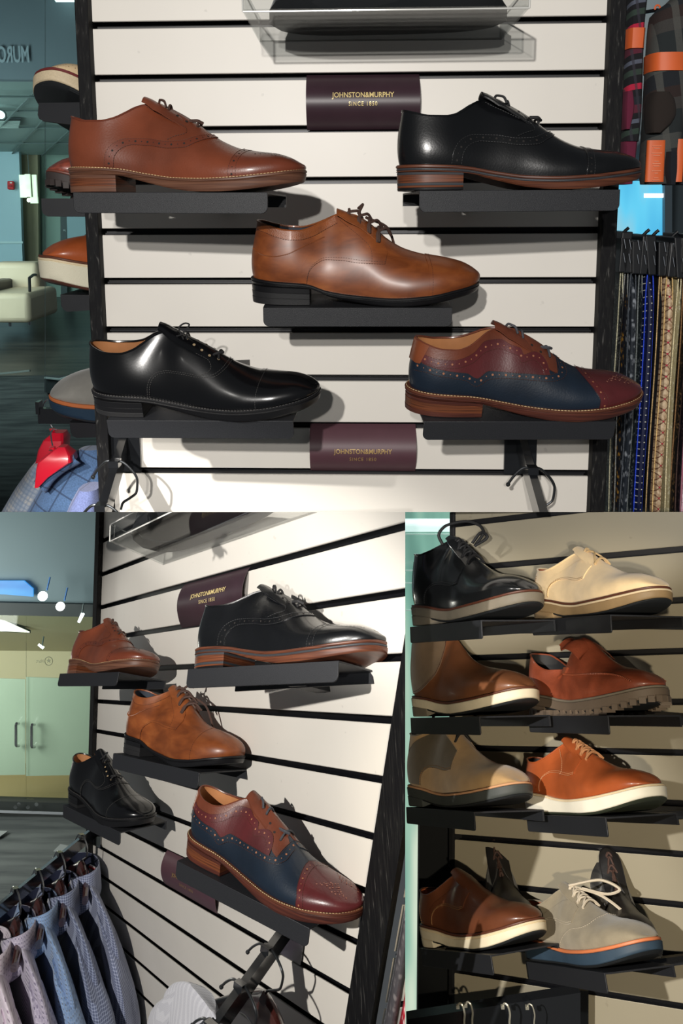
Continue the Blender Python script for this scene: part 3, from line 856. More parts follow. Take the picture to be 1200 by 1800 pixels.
# ------------------------------------------------------------------ brand cards in the grooves, acrylic tray, face-out arms
PLUM = mat('card_plum', srgb(58, 40, 48), .42, var=.08, scale=30)
PLUM_BOUNCE = mat('card_plum_bounce', srgb(88, 58, 66), .5, var=.06, scale=30)  # bounced light put into the lower card's plum
GOLD = mat('foil_gold', srgb(238, 214, 150), .30, .15, var=.1)
GOLD_D = mat('foil_gold_dull', srgb(176, 146, 92), .4, .2)
def text_verts(body, size, align='CENTER', bold=0.0, sx=1.0, spacing=1.0):
    c = bpy.data.curves.new('text', 'FONT'); c.body = body; c.size = size; c.align_x = align; c.align_y = 'CENTER'; c.offset = bold; c.space_character = spacing; c.resolution_u = 3
    o = bpy.data.objects.new('text', c); S.collection.objects.link(o)
    bpy.context.view_layer.update()
    me = bpy.data.meshes.new_from_object(o.evaluated_get(bpy.context.evaluated_depsgraph_get()))
    vs = [(v.co.x * sx, v.co.y) for v in me.vertices]; fs = [tuple(p.vertices) for p in me.polygons]
    bpy.data.objects.remove(o); bpy.data.curves.remove(c); bpy.data.meshes.remove(me)
    return vs, fs
def fit_width(vs, w, cx=0, cz=0, h=None):
    x0 = min(v[0] for v in vs); x1 = max(v[0] for v in vs); y0 = min(v[1] for v in vs); y1 = max(v[1] for v in vs)
    kx = w / (x1 - x0); ky = h / (y1 - y0) if h else kx
    return [((v[0] - (x0 + x1) / 2) * kx + cx, (v[1] - (y0 + y1) / 2) * ky + cz) for v in vs]
def brand_card(b, x0, x1, z1, z0, m, tm, label, tz, sz, bow=.012):
    root = empty('brand_card', Matrix.Translation(W(b, (x0 + x1) / 2, 0, (z0 + z1) / 2)), label, 'sign', 'brand cards slotted in the wall grooves', bay=b)
    inv = root.matrix_world.inverted()
    yb = lambda z: .004 - (bow + .004) * math.sin(math.pi * min(1, max(0, (z - z0) / (z1 - z0)))) ** .8
    mb = MB(); zs = np.linspace(z0, z1, 15)
    mb.grid([[inv @ W(b, x, yb(z), z) for z in zs] for x in np.linspace(x0, x1, 5)])
    mb.grid([[inv @ W(b, x, yb(z) + .0007, z) for z in zs] for x in np.linspace(x0, x1, 5)], flip=True)
    for x in (x0, x1): mb.grid([[inv @ W(b, x, yb(z) + k, z) for z in zs] for k in (0, .0007)])
    mb.build('card', m, root)
    cx = (x0 + x1) / 2
    for nm, body, w, h, zc, bold, sp in (('brand_lettering', 'JOHNSTON&MURPHY', .0905, .0102, tz, .014, 1.0), ('since_lettering', 'SINCE 1850', .0415, .0060, sz, .004, 1.25)):
        vs, fs = text_verts(body, 1.0, bold=bold, spacing=sp); vs = fit_width(vs, w, cx, zc, h)
        mb = MB(); mb.add([inv @ W(b, x, yb(z) - .0007, z) for x, z in vs], fs); mb.build(nm, tm, root, smooth=False)
for b in (1, 2):
    brand_card(b, .3150, .4815, -.1500, -.2300, PLUM, GOLD, 'dark plum brand card with gold lettering, the upper card ' + WHERE[b], -.1835, -.1950)
    brand_card(b, .3148, .4807, -.6850, -.7620, PLUM_BOUNCE, GOLD_D, 'plum brand card coloured as bounce-lit, dull lettering, the lower card ' + WHERE[b], -.7245, -.7365, bow=.010)

# acrylic: clear plastic with bright edges
def clear_mat(name, tint=(.95, .97, .97), a=.14, rough=.03):
    if name in MATS: return MATS[name]
    m = bpy.data.materials.new(name); m.use_nodes = True; nt = m.node_tree; nt.nodes.clear()
    o = nt.nodes.new('ShaderNodeOutputMaterial'); t = nt.nodes.new('ShaderNodeBsdfTransparent'); g = nt.nodes.new('ShaderNodeBsdfGlossy'); mx = nt.nodes.new('ShaderNodeMixShader')
    t.inputs[0].default_value = rgba(tint); g.inputs['Roughness'].default_value = rough
    f = nt.nodes.new('ShaderNodeFresnel'); f.inputs[0].default_value = 1.35
    ad = math_n(nt, 'MULTIPLY_ADD', f.outputs[0], a * 1.6, .012)
    nt.links.new(ad, mx.inputs[0]); nt.links.new(t.outputs[0], mx.inputs[1]); nt.links.new(g.outputs[0], mx.inputs[2]); nt.links.new(mx.outputs[0], o.inputs[0])
    MATS[name] = m
    return m
ACRYLIC = clear_mat('acrylic', (.88, .89, .89))
ACRYLIC_EDGE = mat('acrylic_edge', srgb(205, 205, 200), .12, spec=.9)
FELT = mat('felt_navy_grey', srgb(40, 46, 56), .95, var=.45, scale=260, bump=.6, bscale=500, sheen=.3)
FELT_D = mat('felt_dark', (.008, .009, .011), .95)
def tray(b):
    x0, x1, yf, zb = .247, .600, -.118, -.1035
    root = empty('acrylic_tray', Matrix.Translation(W(b, (x0 + x1) / 2, yf / 2, zb)), 'clear acrylic tray on the wall top ' + WHERE[b], 'tray', 'clear trays holding slippers', bay=b)
    inv = root.matrix_world.inverted(); f = lambda x, y, z: inv @ W(b, x, y, z)
    t = .003; zf = zb + .028
    mb = MB(); skew_box(mb, b, x0, x1, yf, 0, zb, zb + t, f); mb.build('tray_floor', ACRYLIC, root, smooth=False)
    mb = MB(); skew_box(mb, b, x0, x1, yf, yf + t, zb + t, zf, f); mb.build('front_lip', ACRYLIC, root, smooth=False)
    for x in (x0, x1 - t):
        mb = MB(); mb.hexa([f(xx, y, z) for xx in (x, x + t) for y, z0, z1 in ((yf + t, zb + t, zf), (0, zb + t, zf + .004)) for z in (z0, z1)]); mb.build('side_panel', ACRYLIC, root, smooth=False)
    for nm, pts in (('front_edge', [f(x0, yf, zb), f(x1, yf, zb)]), ('top_edge', [f(x0, yf, zf), f(x1, yf, zf)]), ('left_edge', [f(x0, yf, zb), f(x0, yf, zf)]), ('right_edge', [f(x1, yf, zb), f(x1, yf, zf)]), ('left_rim', [f(x0, yf, zf), f(x0, 0, zf)]), ('right_rim', [f(x1, yf, zf), f(x1, 0, zf)])):
        mb = MB(); mb.tube(pts, .0012, 6); mb.build(nm, ACRYLIC_EDGE, root)
    # a dark felt slipper lying in the tray
    sl = empty('felt_slipper', Matrix.Translation(W(b, .43, -.06, zb + t)), 'dark felt slipper lying in the clear tray ' + WHERE[b], 'slipper', 'felt slippers in the trays', bay=b)
    iv = sl.matrix_world.inverted(); g = lambda x, y, z: iv @ W(b, x, y, z)
    xs = np.linspace(.272, .588, 26)
    def ring(x, zb_, k):
        u = (x - .43) / .158; w = .044 * max(0, 1 - abs(u) ** 4) ** .5 * (1 - .12 * u); h = (.050 - .018 * u) * max(.02, 1 - abs(u) ** 5) * k
        return [g(x, -.066 + w * math.cos(a), zb_ + (h * max(0, math.sin(a)) ** .8 if math.sin(a) > 0 else 0)) for a in np.linspace(-.0, math.pi, 13)]
    mb = MB(); mb.grid([ring(x, zb + t + .016, 1) for x in xs]); mb.build('upper', FELT, sl)
    def srng(x):
        u = (x - .43) / .158; w = .048 * max(0, 1 - abs(u) ** 4) ** .5 * (1 - .12 * u)
        return [g(x, -.066 + w * c, z) for c, z in ((-1, zb + t), (-1.03, zb + t + .009), (-.98, zb + t + .018), (.98, zb + t + .018), (1, zb + t))]
    mb = MB(); mb.grid([srng(x) for x in xs]); mb.build('sole', FELT_D, sl)
for b in (1, 2): tray(b)

# face-out arms: black square tubes that slope down from the wall
GLOSS = mat('arm_black_gloss', (.012, .013, .015), .16, coat=.5)
CHROME = mat('hook_steel', (.30, .31, .32), .25, .9)
DARK_STEEL = mat('hook_dark_steel', (.07, .075, .08), .28, .8)
ARMS = {'left': ((.020, 0, -.700), (.114, -1, -.591)), 'right': ((.642, 0, -.687), (-.014, -1, -.638))}
def arm_pt(side, t):
    o, d = ARMS[side]; return (o[0] + d[0] * t, d[1] * t, o[2] + d[2] * t)
def face_out(b, side, label, length=.26, w=.0058, h=.032):
    p = arm_pt(side, 0)
    root = empty('face_out_arm', Matrix.Translation(W(b, *p)), label, 'display arm', 'sloping display arms below the shoe shelves', bay=b)
    inv = root.matrix_world.inverted(); f = lambda x, y, z: inv @ W(b, x, y, z)
    mb = MB(); a, c = arm_pt(side, -.002), arm_pt(side, length)
    mb.hexa([f(q[0] + dx, q[1], q[2] + dz) for dx in (-w, w) for q in (a, c) for dz in (-h, 0)]); o = mb.build('tube', GLOSS, root, smooth=False)
    mb = MB(); skew_box(mb, b, p[0] - .024, p[0] + .026, -.004, .002, -.762, -.692, f); mb.build('wall_bracket', GLOSS, root, smooth=False)
    mb = MB(); skew_box(mb, b, p[0] - .024, p[0] + .026, .002, .012, -.694, -.686, f); mb.build('bracket_hook', GLOSS, root, smooth=False)
    return root
for b in (1, 2):
    face_out(b, 'left', 'black sloping display arm by the left post ' + WHERE[b])
    face_out(b, 'right', 'black sloping display arm near the right post ' + WHERE[b])

WOOD = mat('hanger_wood', srgb(70, 34, 30), .22, coat=.6, var=.35, scale=9)
WOOD_D = mat('hanger_wood_dark', srgb(34, 18, 18), .2, coat=.6)
def hanger(b, side, t, label, hook_m, with_wood=True, hk=1.0, cat_group='hangers on the display arms', drop=.072):
    p = arm_pt(side, t)
    root = empty('clothes_hanger', Matrix.Translation(W(b, *p)), label, 'hanger', cat_group, bay=b)
    inv = root.matrix_world.inverted(); f = lambda dx, dy, dz: inv @ W(b, p[0] + dx, p[1] + dy, p[2] + dz)
    hook = [(-.034, 0, -.020), (-.024, 0, -.006), (-.010, 0, .0045), (.006, 0, .0045), (.022, 0, -.006), (.033, 0, -.026), (.031, 0, -.044), (.020, 0, -.054), (.009, 0, -.062), (.006, 0, -drop)]
    q, _ = poly_resample(hook, 34); mb = MB(); mb.tube([f(*c) for c in q], .0017 * 1.15, 8); mb.build('hook', hook_m, root)
    mb = MB(); ball = f(-.034, 0, -.021)
    for k in range(6):
        a0, a1 = math.pi * k / 6, math.pi * (k + 1) / 6
        mb.grid([[ball + Vector((math.sin(a) * math.cos(u), math.sin(a) * math.sin(u), math.cos(a))) * .0034 for a in (a0, a1)] for u in np.linspace(0, 2 * math.pi, 9)])
    mb.build('hook_ball', hook_m, root)
    mb = MB(); skew_box(mb, b, -.0075, .0075, -.0055, .0055, -.004, .0065, f); mb.build('arm_clip', GLOSS, root, smooth=False)
    if with_wood:
        # contoured shoulder: a thick bowed body, broad at the neck
        def body(sx, m, nm):
            rows = []
            for u in np.linspace(0, 1, 14):
                x = sx * .085 * u + .004; z = -drop + .002 - .052 * u ** 1.2; th = .019 * (1 - .45 * u); hh = .022 + .016 * math.exp(-(u / .2) ** 2) - .010 * u; yb = -.03 * u * u
                rows.append([f(x, yb + th * math.cos(a) * .8, z - hh * .8 + hh * math.sin(a)) for a in np.linspace(0, 2 * math.pi, 15)])
            mb = MB(); mb.grid(rows); mb.add(rows[-1], [tuple(range(15))]); mb.build(nm, m, root)
        body(1, WOOD, 'shoulder'); body(-1, WOOD_D, 'shoulder')
    return root

# ------------------------------------------------------------------ third bay: eight casual shoes on eight shelves
def suede(name, col, var=.22): return mat(name, col, .92, 0, 0, var, 34, .35, 700, .35, .25)
CREAM = mat('sole_cream', srgb(226, 214, 186), .55, var=.12, scale=30)
WHITE_SOLE = mat('sole_white', srgb(238, 232, 214), .5, var=.06, scale=20)
GREY_SOLE = mat('sole_grey', srgb(120, 112, 98), .6, var=.15, scale=30)
DGREY_SOLE = mat('sole_dark_grey', srgb(62, 66, 64), .6, var=.12, scale=30)
TAN_SOLE = mat('sole_tan', srgb(150, 124, 88), .6, var=.15, scale=30)
NAVY_SOLE = mat('sole_navy', srgb(48, 66, 82), .55, var=.12, scale=30)
OUT_BLACK = mat('outsole_black', (.012, .014, .016), .6)
WELT_BR = mat('welt_brown', srgb(92, 50, 34), .5)
WELT_OR = mat('welt_orange', srgb(206, 120, 76), .5)
WELT_CR = mat('welt_cream', srgb(232, 212, 176), .5)
LIN_OR = mat('lining_orange', srgb(176, 92, 54), .6)

D_TOP = [(.015, .335), (.05, .325), (.10, .305), (.16, .300), (.22, .315), (.28, .350), (.33, .385), (.38, .405), (.43, .405), (.50, .372), (.57, .328), (.64, .290), (.70, .262), (.76, .246), (.84, .236), (.91, .216), (.96, .184), (.985, .162)]
D_FE = [(0, .135), (.10, .128), (.24, .112), (.36, .090), (.48, .082), (.62, .088), (.75, .100), (.88, .122), (1.0, .152)]
D_BO = [(0, .004), (.20, .002), (.40, .0), (.60, .0), (.74, .008), (.86, .032), (.95, .060), (1.0, .078)]
CHUKKA_TOP = [(.015, .46), (.05, .455), (.10, .442), (.16, .438), (.22, .450), (.28, .478), (.33, .500), (.37, .505), (.42, .490), (.49, .430), (.56, .370), (.63, .318), (.70, .280), (.77, .258), (.85, .244), (.91, .220), (.96, .182), (.985, .154)]
BOOT_TOP = [(.03, .54), (.08, .545), (.15, .545), (.22, .545), (.30, .54), (.36, .53), (.40, .49), (.45, .42), (.50, .362), (.56, .320), (.63, .292), (.70, .274), (.77, .262), (.85, .248), (.91, .224), (.96, .184), (.985, .156)]
LOAF_TOP = [(.015, .385), (.05, .378), (.10, .345), (.17, .295), (.24, .266), (.30, .266), (.345, .305), (.375, .385), (.405, .435), (.45, .452), (.50, .440), (.56, .392), (.63, .330), (.70, .286), (.77, .262), (.84, .248), (.90, .230), (.955, .198), (.985, .170)]
Q_LOW = [(.215, .132), (.225, .175), (.255, .215), (.31, .235), (.38, .232), (.44, .222), (.50, .215), (.545, .222)]
Q_UP = [(.19, .134), (.20, .19), (.225, .235), (.28, .275), (.35, .31), (.42, .335), (.48, .34), (.55, .300)]
def casual(name, upper_m, quarter_m, sole, lining=LIN_TAN, lace=None, seam=None, top=D_TOP, L=.30, x_open=.41, q_low=Q_LOW, q_up=Q_UP, stitch_m=None, loops=None, tongue=True, wing=None, heel_strip=None, wide=1.0, collar=.026, nlace=4, eyes=None, lug=False, heel_block=None, fe=D_FE, bo=D_BO, cap=None, extra=None):
    root = empty(name, Matrix()); La = Last(L=L, top=top, feather=fe, bottom=bo, x_open=x_open, wide=wide, collar=collar, bulge=.007, toe_round=.72, ridge=.66); mk = ShoeMaker(La, root)
    mk.upper(upper_m)
    seams = []
    if q_low:
        lo, hi = mk.line(fr(La, q_low), 50), mk.line(fr(La, q_up), 50)
        mk.panel('quarter', lo, hi, quarter_m, rows=9, d=.0016)
        s = lo.copy(); s[:, 1] = np.clip(s[:, 1] + .03, 0, 1); seams += [lo, s]
    if heel_strip: seams.append(mk.line(fr(La, heel_strip), 20))
    if wing:
        w = mk.line(fr(La, wing), 44, 1.0); seams.append(w)
        mk.panel('wing_tip', w, np.stack([np.ones(44), np.linspace(0, 1, 44)], 1), upper_m, rows=20, d=.0012)
    if seams and stitch_m: mk.stitch(seams, stitch_m, r=.0006, step=.004, d=.0018)
    mk.lining(lining, lining); mk.collar(quarter_m, .0016)
    if tongue: mk.tongue(upper_m, **(tongue if isinstance(tongue, dict) else dict(lift=.008, back=.012)))
    if lace:
        ey = eyes or [(.44, .385), (.485, .355), (.53, .325), (.575, .298)][:nlace]
        sv = mk.line(fr(La, ey), len(ey)); mb = MB()
        for i in range(len(ey)): mk.lace_bar(mb, sv[i], .0021, .004)
        for i in range(len(ey) - 1):
            for sd in (-1, 1):
                a = La.S(np.array([sv[i][0]]), np.array([sv[i][1]]), sd)[0]; c = La.S(np.array([sv[i + 1][0]]), np.array([sv[i + 1][1]]), -sd)[0]
                m_ = (a + c) / 2; m_[1] = 0; m_[2] = float(La.top(m_[0])) + .005
                mk.curve(mb, [a.tolist(), ((a + m_) / 2 + [0, 0, .004]).tolist(), m_.tolist(), ((c + m_) / 2 + [0, 0, .004]).tolist(), c.tolist()], .0018, 14)
        for lp in (loops or []):
            mk.curve(mb, [(p[0] * L, p[1] * L, p[2] * L) for p in lp], .0026, 30)
        mk.laces(mb, lace)
    fe_, bo_ = La.fe, La.bo; off = sole.get('off', .006)
    z1 = lambda x: fe_(x) - sole.get('wt', .0035)
    mk.layer('welt', sole['welt'], lambda x: fe_(x) + .0006, z1, off - .001, off - .001)
    if sole.get('mid'):
        z2 = lambda x: z1(x) - .0035
        mk.layer('midsole', sole['mid'], z1, z2, off, off); z1_ = z2
    else: z1_ = z1
    tb = sole.get('outt', .004)
    if heel_block:
        zb = lambda x: np.maximum(bo_(x) + tb, (z1_(x) - .016) * 1.0)
        mk.layer('sole', sole['sole'], z1_, zb, off, off - .001)
        mk.layer('outsole', sole['out'], zb, lambda x: zb(x) - tb * .9, off - .002, off - .004)
        mk.layer('heel', sole.get('heel', sole['sole']), lambda x: zb(x), lambda x: bo_(x), off - .0008, off - .002, x1=heel_block * L)
    else:
        mk.layer('sole', sole['sole'], z1_, lambda x: bo_(x) + tb, off, off - .001)
        mk.layer('outsole', sole['out'], lambda x: bo_(x) + tb, bo_, off - .002, off - .005)
    if lug:
        mb_all = []
        s = np.linspace(.16, .98, 19)
        for side in (-1, 1):
            x, y, nx, ny, t = La.outline(s, side)
            for i in range(len(s)):
                if i % 1: continue
                mb = MB(); an = math.atan2(ny[i], nx[i]); R = Matrix.Rotation(an, 3, 'Z')
                zc = float(bo_(x[i])); mb.box((x[i] + nx[i] * (off - .007), y[i] + ny[i] * (off - .007), zc + .0035), (.016, .0095, .010), R); mk.fin(mb, 'lug', sole['sole'])
    if extra: extra(mk, La)
    return root

BOW = [(.40, -.02, .45), (.36, -.10, .50), (.40, -.12, .58), (.50, -.10, .60), (.56, -.06, .54), (.54, -.02, .44), (.48, .0, .40)]
BIG_LOOP = [(.39, -.09, .47), (.37, -.10, .53), (.42, -.08, .585), (.50, -.02, .60), (.56, .04, .56), (.55, .06, .53), (.50, .04, .46)]
BLK_LACE = [(.50, .02, .47), (.55, .05, .53), (.58, .06, .50), (.52, .02, .45)]
CH_EYES = [(.405, .455), (.45, .42), (.50, .38), (.55, .345)]
def moc(mk, La):                                   # raised moccasin seam and saddle strap of the loafer
    ln = mk.line(fr(La, [(.36, .245), (.42, .232), (.50, .226), (.60, .224), (.70, .222), (.80, .214), (.88, .196), (.93, .172)]), 60)
    mk.stitch([ln], leather('moc_seam', srgb(150, 78, 50), .4), r=.0022, step=.0032, d=.0012, name='moccasin_seam')
    lo = mk.line(fr(La, [(.30, .215), (.36, .235), (.42, .238)]), 16); hi = mk.line(fr(La, [(.32, .262), (.38, .275), (.44, .272)]), 16)
    mk.panel('strap', lo, hi, leather('loafer_strap', srgb(146, 74, 48), .4), rows=5, d=.0035)
RED_BR = leather('leather_red_brown', srgb(136, 66, 42), .46, .12, .3, 30, .3, 300)
BOOT_BR = leather('leather_boot_brown', srgb(112, 70, 44), .42, .18, .35, 12, .2)
BOOT_SH = suede('suede_olive_brown', srgb(96, 78, 58))
ORANGE = leather('leather_orange_brown', srgb(164, 82, 42), .36, .25, .25, 16, .12)
DBROWN = leather('leather_dark_brown', srgb(98, 56, 36), .36, .25, .3, 14, .15)
BEIGE = suede('suede_beige', srgb(240, 212, 166), .10)
SAND = suede('suede_sand', srgb(170, 138, 96), .14); OLIVE = suede('suede_olive', srgb(84, 74, 58), .2)
GREYS = suede('suede_grey', srgb(140, 130, 110), .16)
LACE_BEIGE = mat('lace_beige', srgb(206, 176, 130), .8); LACE_PALE = mat('lace_pale', srgb(196, 184, 164), .8); LACE_TAN = mat('lace_tan', srgb(170, 118, 76), .8)
SEAM_BEIGE = mat('seam_beige', srgb(150, 112, 70), .8); SEAM_PALE = mat('seam_pale', srgb(200, 150, 110), .8)
BLACK_B = leather('leather_black_boot', (.012, .013, .014), .2, .6, .2, 14, .06)

boot_black = casual('ankle_boot', BLACK_B, BLACK_B, dict(welt=WELT_BR, sole=GREY_SOLE, out=OUT_BLACK, heel=GREY_SOLE), LIN_TAN, LACE_BK, top=CHUKKA_TOP, x_open=.385, eyes=CH_EYES, loops=[BIG_LOOP, BLK_LACE], heel_block=.27, stitch_m=BLACK_THREAD, q_up=[(.19, .134), (.20, .21), (.225, .28), (.28, .33), (.34, .37), (.40, .40), (.47, .37), (.55, .315)], heel_strip=[(.10, .14), (.095, .25), (.09, .40)])
suede_derby = casual('suede_derby', BEIGE, BEIGE, dict(welt=WELT_BR, mid=WELT_CR, sole=TAN_SOLE, out=OUT_BLACK, heel=TAN_SOLE), LIN_OR, LACE_BEIGE, nlace=2, loops=[], heel_block=.26, stitch_m=SEAM_BEIGE, heel_strip=[(.10, .14), (.092, .22), (.085, .28)], eyes=[(.44, .39), (.56, .31)])
boot_brown = casual('ankle_boot', BOOT_BR, BOOT_SH, dict(welt=WELT_BR, sole=CREAM, out=OUT_BLACK, heel=GREY_SOLE), LIN_BLK, None, top=[(p[0], min(p[1], .47)) for p in BOOT_TOP], x_open=.40, tongue=False, heel_block=.24, collar=.034,
    q_low=[(.06, .145), (.12, .150), (.20, .172), (.27, .215), (.32, .262), (.34, .33), (.34, .40), (.335, .46)], q_up=[(.012, .18), (.016, .24), (.02, .30), (.022, .34), (.024, .38), (.026, .42), (.028, .45), (.03, .465)], stitch_m=BROWN_THREAD)
loafer = casual('loafer', RED_BR, RED_BR, dict(welt=GREY_SOLE, sole=mat('lug_grey', srgb(104, 90, 76), .65), out=OUT_BLACK), LIN_BLK, None, top=LOAF_TOP, x_open=.40, tongue=dict(half=.034, back=.016, fwd=.045, lift=.004), q_low=None, q_up=None, collar=.029, lug=True, heel_block=.22, extra=moc)
chukka = casual('chukka_boot', SAND, OLIVE, dict(welt=SEAM_PALE, sole=DGREY_SOLE, out=OUT_BLACK), LIN_BLK, LACE_BK, top=CHUKKA_TOP, x_open=.385, eyes=CH_EYES[:3], loops=[BIG_LOOP, BLK_LACE], heel_block=.24, stitch_m=SEAM_BEIGE, q_up=[(.05, .15), (.06, .24), (.08, .32), (.14, .38), (.24, .43), (.34, .46), (.42, .42), (.54, .33)])
sneaker = casual('leather_sneaker', ORANGE, ORANGE, dict(welt=WELT_CR, sole=WHITE_SOLE, out=mat('outsole_olive', srgb(52, 58, 44), .6), wt=.0028, off=.008), LIN_BLK, LACE_TAN, stitch_m=SEAM_PALE, loops=[BLK_LACE], heel_strip=[(.33, .37), (.36, .33), (.40, .29), (.42, .24), (.40, .22)], wide=1.04)
derby_brown = casual('leather_derby', DBROWN, DBROWN, dict(welt=WELT_BR, mid=WELT_CR, sole=CREAM, out=OUT_BLACK), LIN_OR, None, stitch_m=SEAM_BEIGE, tongue=True, heel_block=.20, heel_strip=[(.10, .14), (.092, .22), (.085, .28)])
wingtip = casual('suede_wingtip', GREYS, GREYS, dict(welt=WELT_OR, sole=NAVY_SOLE, out=OUT_BLACK, wt=.005, off=.0075), LIN_OR, LACE_PALE, stitch_m=LACE_PALE, loops=[[(.44, -.02, .42), (.55, .10, .44), (.64, .16, .38), (.60, .12, .36), (.50, .02, .40)], [(.46, .0, .41), (.56, .08, .36), (.66, .13, .27), (.72, .15, .20)]], wing=[(.40, .085), (.44, .13), (.50, .170), (.57, .195), (.63, .200), (.68, .215), (.70, .255)], wide=1.04)
dark_boot = casual('lace_up_boot', leather('leather_dark_boot', srgb(24, 22, 22), .5, .1, .3, 20), suede('suede_dark', srgb(28, 26, 25)), dict(welt=WELT_BR, sole=OUT_BLACK, out=OUT_BLACK), LIN_OR, LACE_BR, top=[(p[0], p[1] * 1.08 if p[0] < .45 else p[1]) for p in BOOT_TOP], x_open=.38, collar=.033, eyes=[(.39, .50), (.42, .45), (.46, .40), (.51, .35)], heel_block=.26, stitch_m=BROWN_THREAD, q_up=[(.05, .16), (.055, .24), (.06, .33), (.08, .42), (.14, .48), (.24, .51), (.36, .50), (.50, .34)], L=.27)

B3 = {  # shelf poses: lip centre, rotation, scale
    '3a': ((0.1533, 1.3831, 1.1574), (-0.0784, -0.2706, -1.2252), 1.0055),
    '3b': ((0.3188, 1.2827, 1.1912), (-0.0817, -0.2612, -1.3092), 0.9090),
    '3c': ((0.1528, 1.3843, 1.015), (-0.0976, -0.3257, -1.2145), 0.9702),
    '3d': ((0.3152, 1.2858, 1.0516), (-0.0859, -0.3265, -1.2951), 0.9232),
    '3e': ((0.1462, 1.3892, 0.8726), (-0.123, -0.3709, -1.2007), 0.9601),
    '3f': ((0.3126, 1.2882, 0.909), (-0.0696, -0.3977, -1.2754), 0.9232),
    '3g': ((0.1683, 1.3771, 0.663), (-0.07, -0.4725, -1.1776), 0.9563),
    '3h': ((0.3121, 1.2899, 0.6944), (-0.0822, -0.4707, -1.244), 0.9075),
}
S3 = [('3a', boot_black, 'shiny black lace-up boot with a standing lace loop, top left', 'boot', .012), ('3b', suede_derby, 'beige suede derby with tan sole, top right shelf', 'shoe', .012),
      ('3c', boot_brown, 'brown ankle boot with olive shaft and cream sole under the black boot', 'boot', .012), ('3d', loafer, 'reddish brown loafer with grey lug sole', 'shoe', .012),
      ('3e', chukka, 'sand and olive suede chukka boot with black laces', 'boot', .012), ('3f', sneaker, 'orange brown leather sneaker with thick white sole', 'shoe', .010),
      ('3g', derby_brown, 'dark brown leather derby with cream wedge sole, bottom left', 'shoe', .0), ('3h', wingtip, 'grey suede wingtip with orange welt and navy sole', 'shoe', .012)]
SH3 = {'3a': 'shelf under the shiny black lace-up boot', '3b': 'shelf under the beige suede derby', '3c': 'shelf under the brown ankle boot with cream sole', '3d': 'shelf under the reddish brown lug sole loafer',
       '3e': 'shelf under the sand suede chukka boot', '3f': 'shelf under the orange brown sneaker', '3g': 'shelf under the dark brown derby', '3h': 'shelf under the grey suede wingtip'}
SHOE3 = {k: (0.0, .045, 1.0) for k in B3}
SHOE3.update({k: (.004, .05, 1.0, 8, .86) for k in ('3a','3b','3c','3d','3e','3f','3g','3h')})
for k, o, lab, cat, dx in S3:
    M = pose(*B3[k])
    shelf(3, M, 'black ' + SH3[k] + ' in the lower right picture', dmax=.118, group='shelves of the lower right wall', r=.004)
    ox, oy, sc = SHOE3[k][:3]; yw = SHOE3[k][3] if len(SHOE3[k]) > 3 else 0
    place(o, M @ Matrix.Translation((ox, oy, .0008)) @ Matrix.Rotation(math.radians(yw), 4, 'Z') @ Matrix.Diagonal((sc, sc, sc * (SHOE3[k][4] if len(SHOE3[k]) > 4 else 1), 1)), lab + (' in the lower right picture' if k in ('3a', '3b', '3g') else ''), cat, 'casual shoes on the lower right wall', 3)
b2 = copy_tree(dark_boot)
place(dark_boot, pose(*B3['3g']) @ Matrix.Translation((-.03, .125, .0008)) @ Matrix.Rotation(math.radians(-25), 4, 'Z') @ Matrix.Scale(.98, 4), 'dark boot with orange lining standing behind the dark brown derby', 'boot', 'casual shoes on the lower right wall', 3)
place(b2, pose(*B3['3h']) @ Matrix.Translation((-.005, .125, .0008)) @ Matrix.Rotation(math.radians(-25), 4, 'Z') @ Matrix.Scale(1.0, 4), 'black laced boot standing behind the grey suede wingtip', 'boot', 'casual shoes on the lower right wall', 3)

# ------------------------------------------------------------------ shirts, jackets, ties, socks
def weave(name, base, line, step=.0045, w=.32, second=None, rough=.9, rotz=0, noise=.35):
    def b(nt):
        c = coords(nt, (1, 1, 1), (0, 0, rotz)); s = N(nt, 'ShaderNodeSeparateXYZ'); nt.links.new(c, s.inputs[0])
        u = math_n(nt, 'ADD', s.outputs[0], math_n(nt, 'MULTIPLY', s.outputs[1], .6))
        def stripes(v, st, ww):
            return math_n(nt, 'LESS_THAN', math_n(nt, 'FRACT', math_n(nt, 'DIVIDE', v, st)), ww)
        a = stripes(u, step, w); z = stripes(s.outputs[2], step, w)
        fac = math_n(nt, 'MULTIPLY', math_n(nt, 'ADD', a, z), .5)
        col = mixc(nt, fac, base, line)
        if second:
            d = math_n(nt, 'MULTIPLY', stripes(u, step * second[1], second[2]), stripes(s.outputs[2], step * second[1] * 1.3, second[2]))
            col = mixc(nt, d, col, second[0])
        n = N(nt, 'ShaderNodeTexNoise', Scale=900.0); nt.links.new(c, n.inputs['Vector'])
        return mixc(nt, noise, col, mixc(nt, n.outputs['Fac'], [q * .55 for q in base], line))
    return node_mat(name, b, rough, **{'Sheen Weight': .2})
CHECK_A = weave('shirt_micro_check', srgb(46, 56, 92), srgb(168, 178, 204), .0056, .34)
CHECK_B = weave('shirt_fine_check', srgb(56, 66, 104), srgb(176, 184, 208), .0050, .38)
DOT_BLUE = weave('shirt_blue_dots', srgb(116, 146, 190), srgb(156, 180, 212), .006, .3, (srgb(92, 84, 70), 1.0, .30))
GEO_LAV = weave('shirt_lavender_geometric', srgb(168, 160, 182), srgb(206, 200, 214), .007, .3, (srgb(82, 74, 110), 1.0, .34))
PINK_GEO = weave('shirt_pink_geometric', srgb(220, 206, 220), srgb(238, 228, 236), .007, .3, (srgb(120, 84, 120), 1.2, .30))
GREY_SHIRT = weave('shirt_pale_grey', srgb(186, 186, 196), srgb(226, 226, 232), .004, .4)
NAVY_IN = mat('collar_inside_navy', srgb(30, 36, 60), .9)
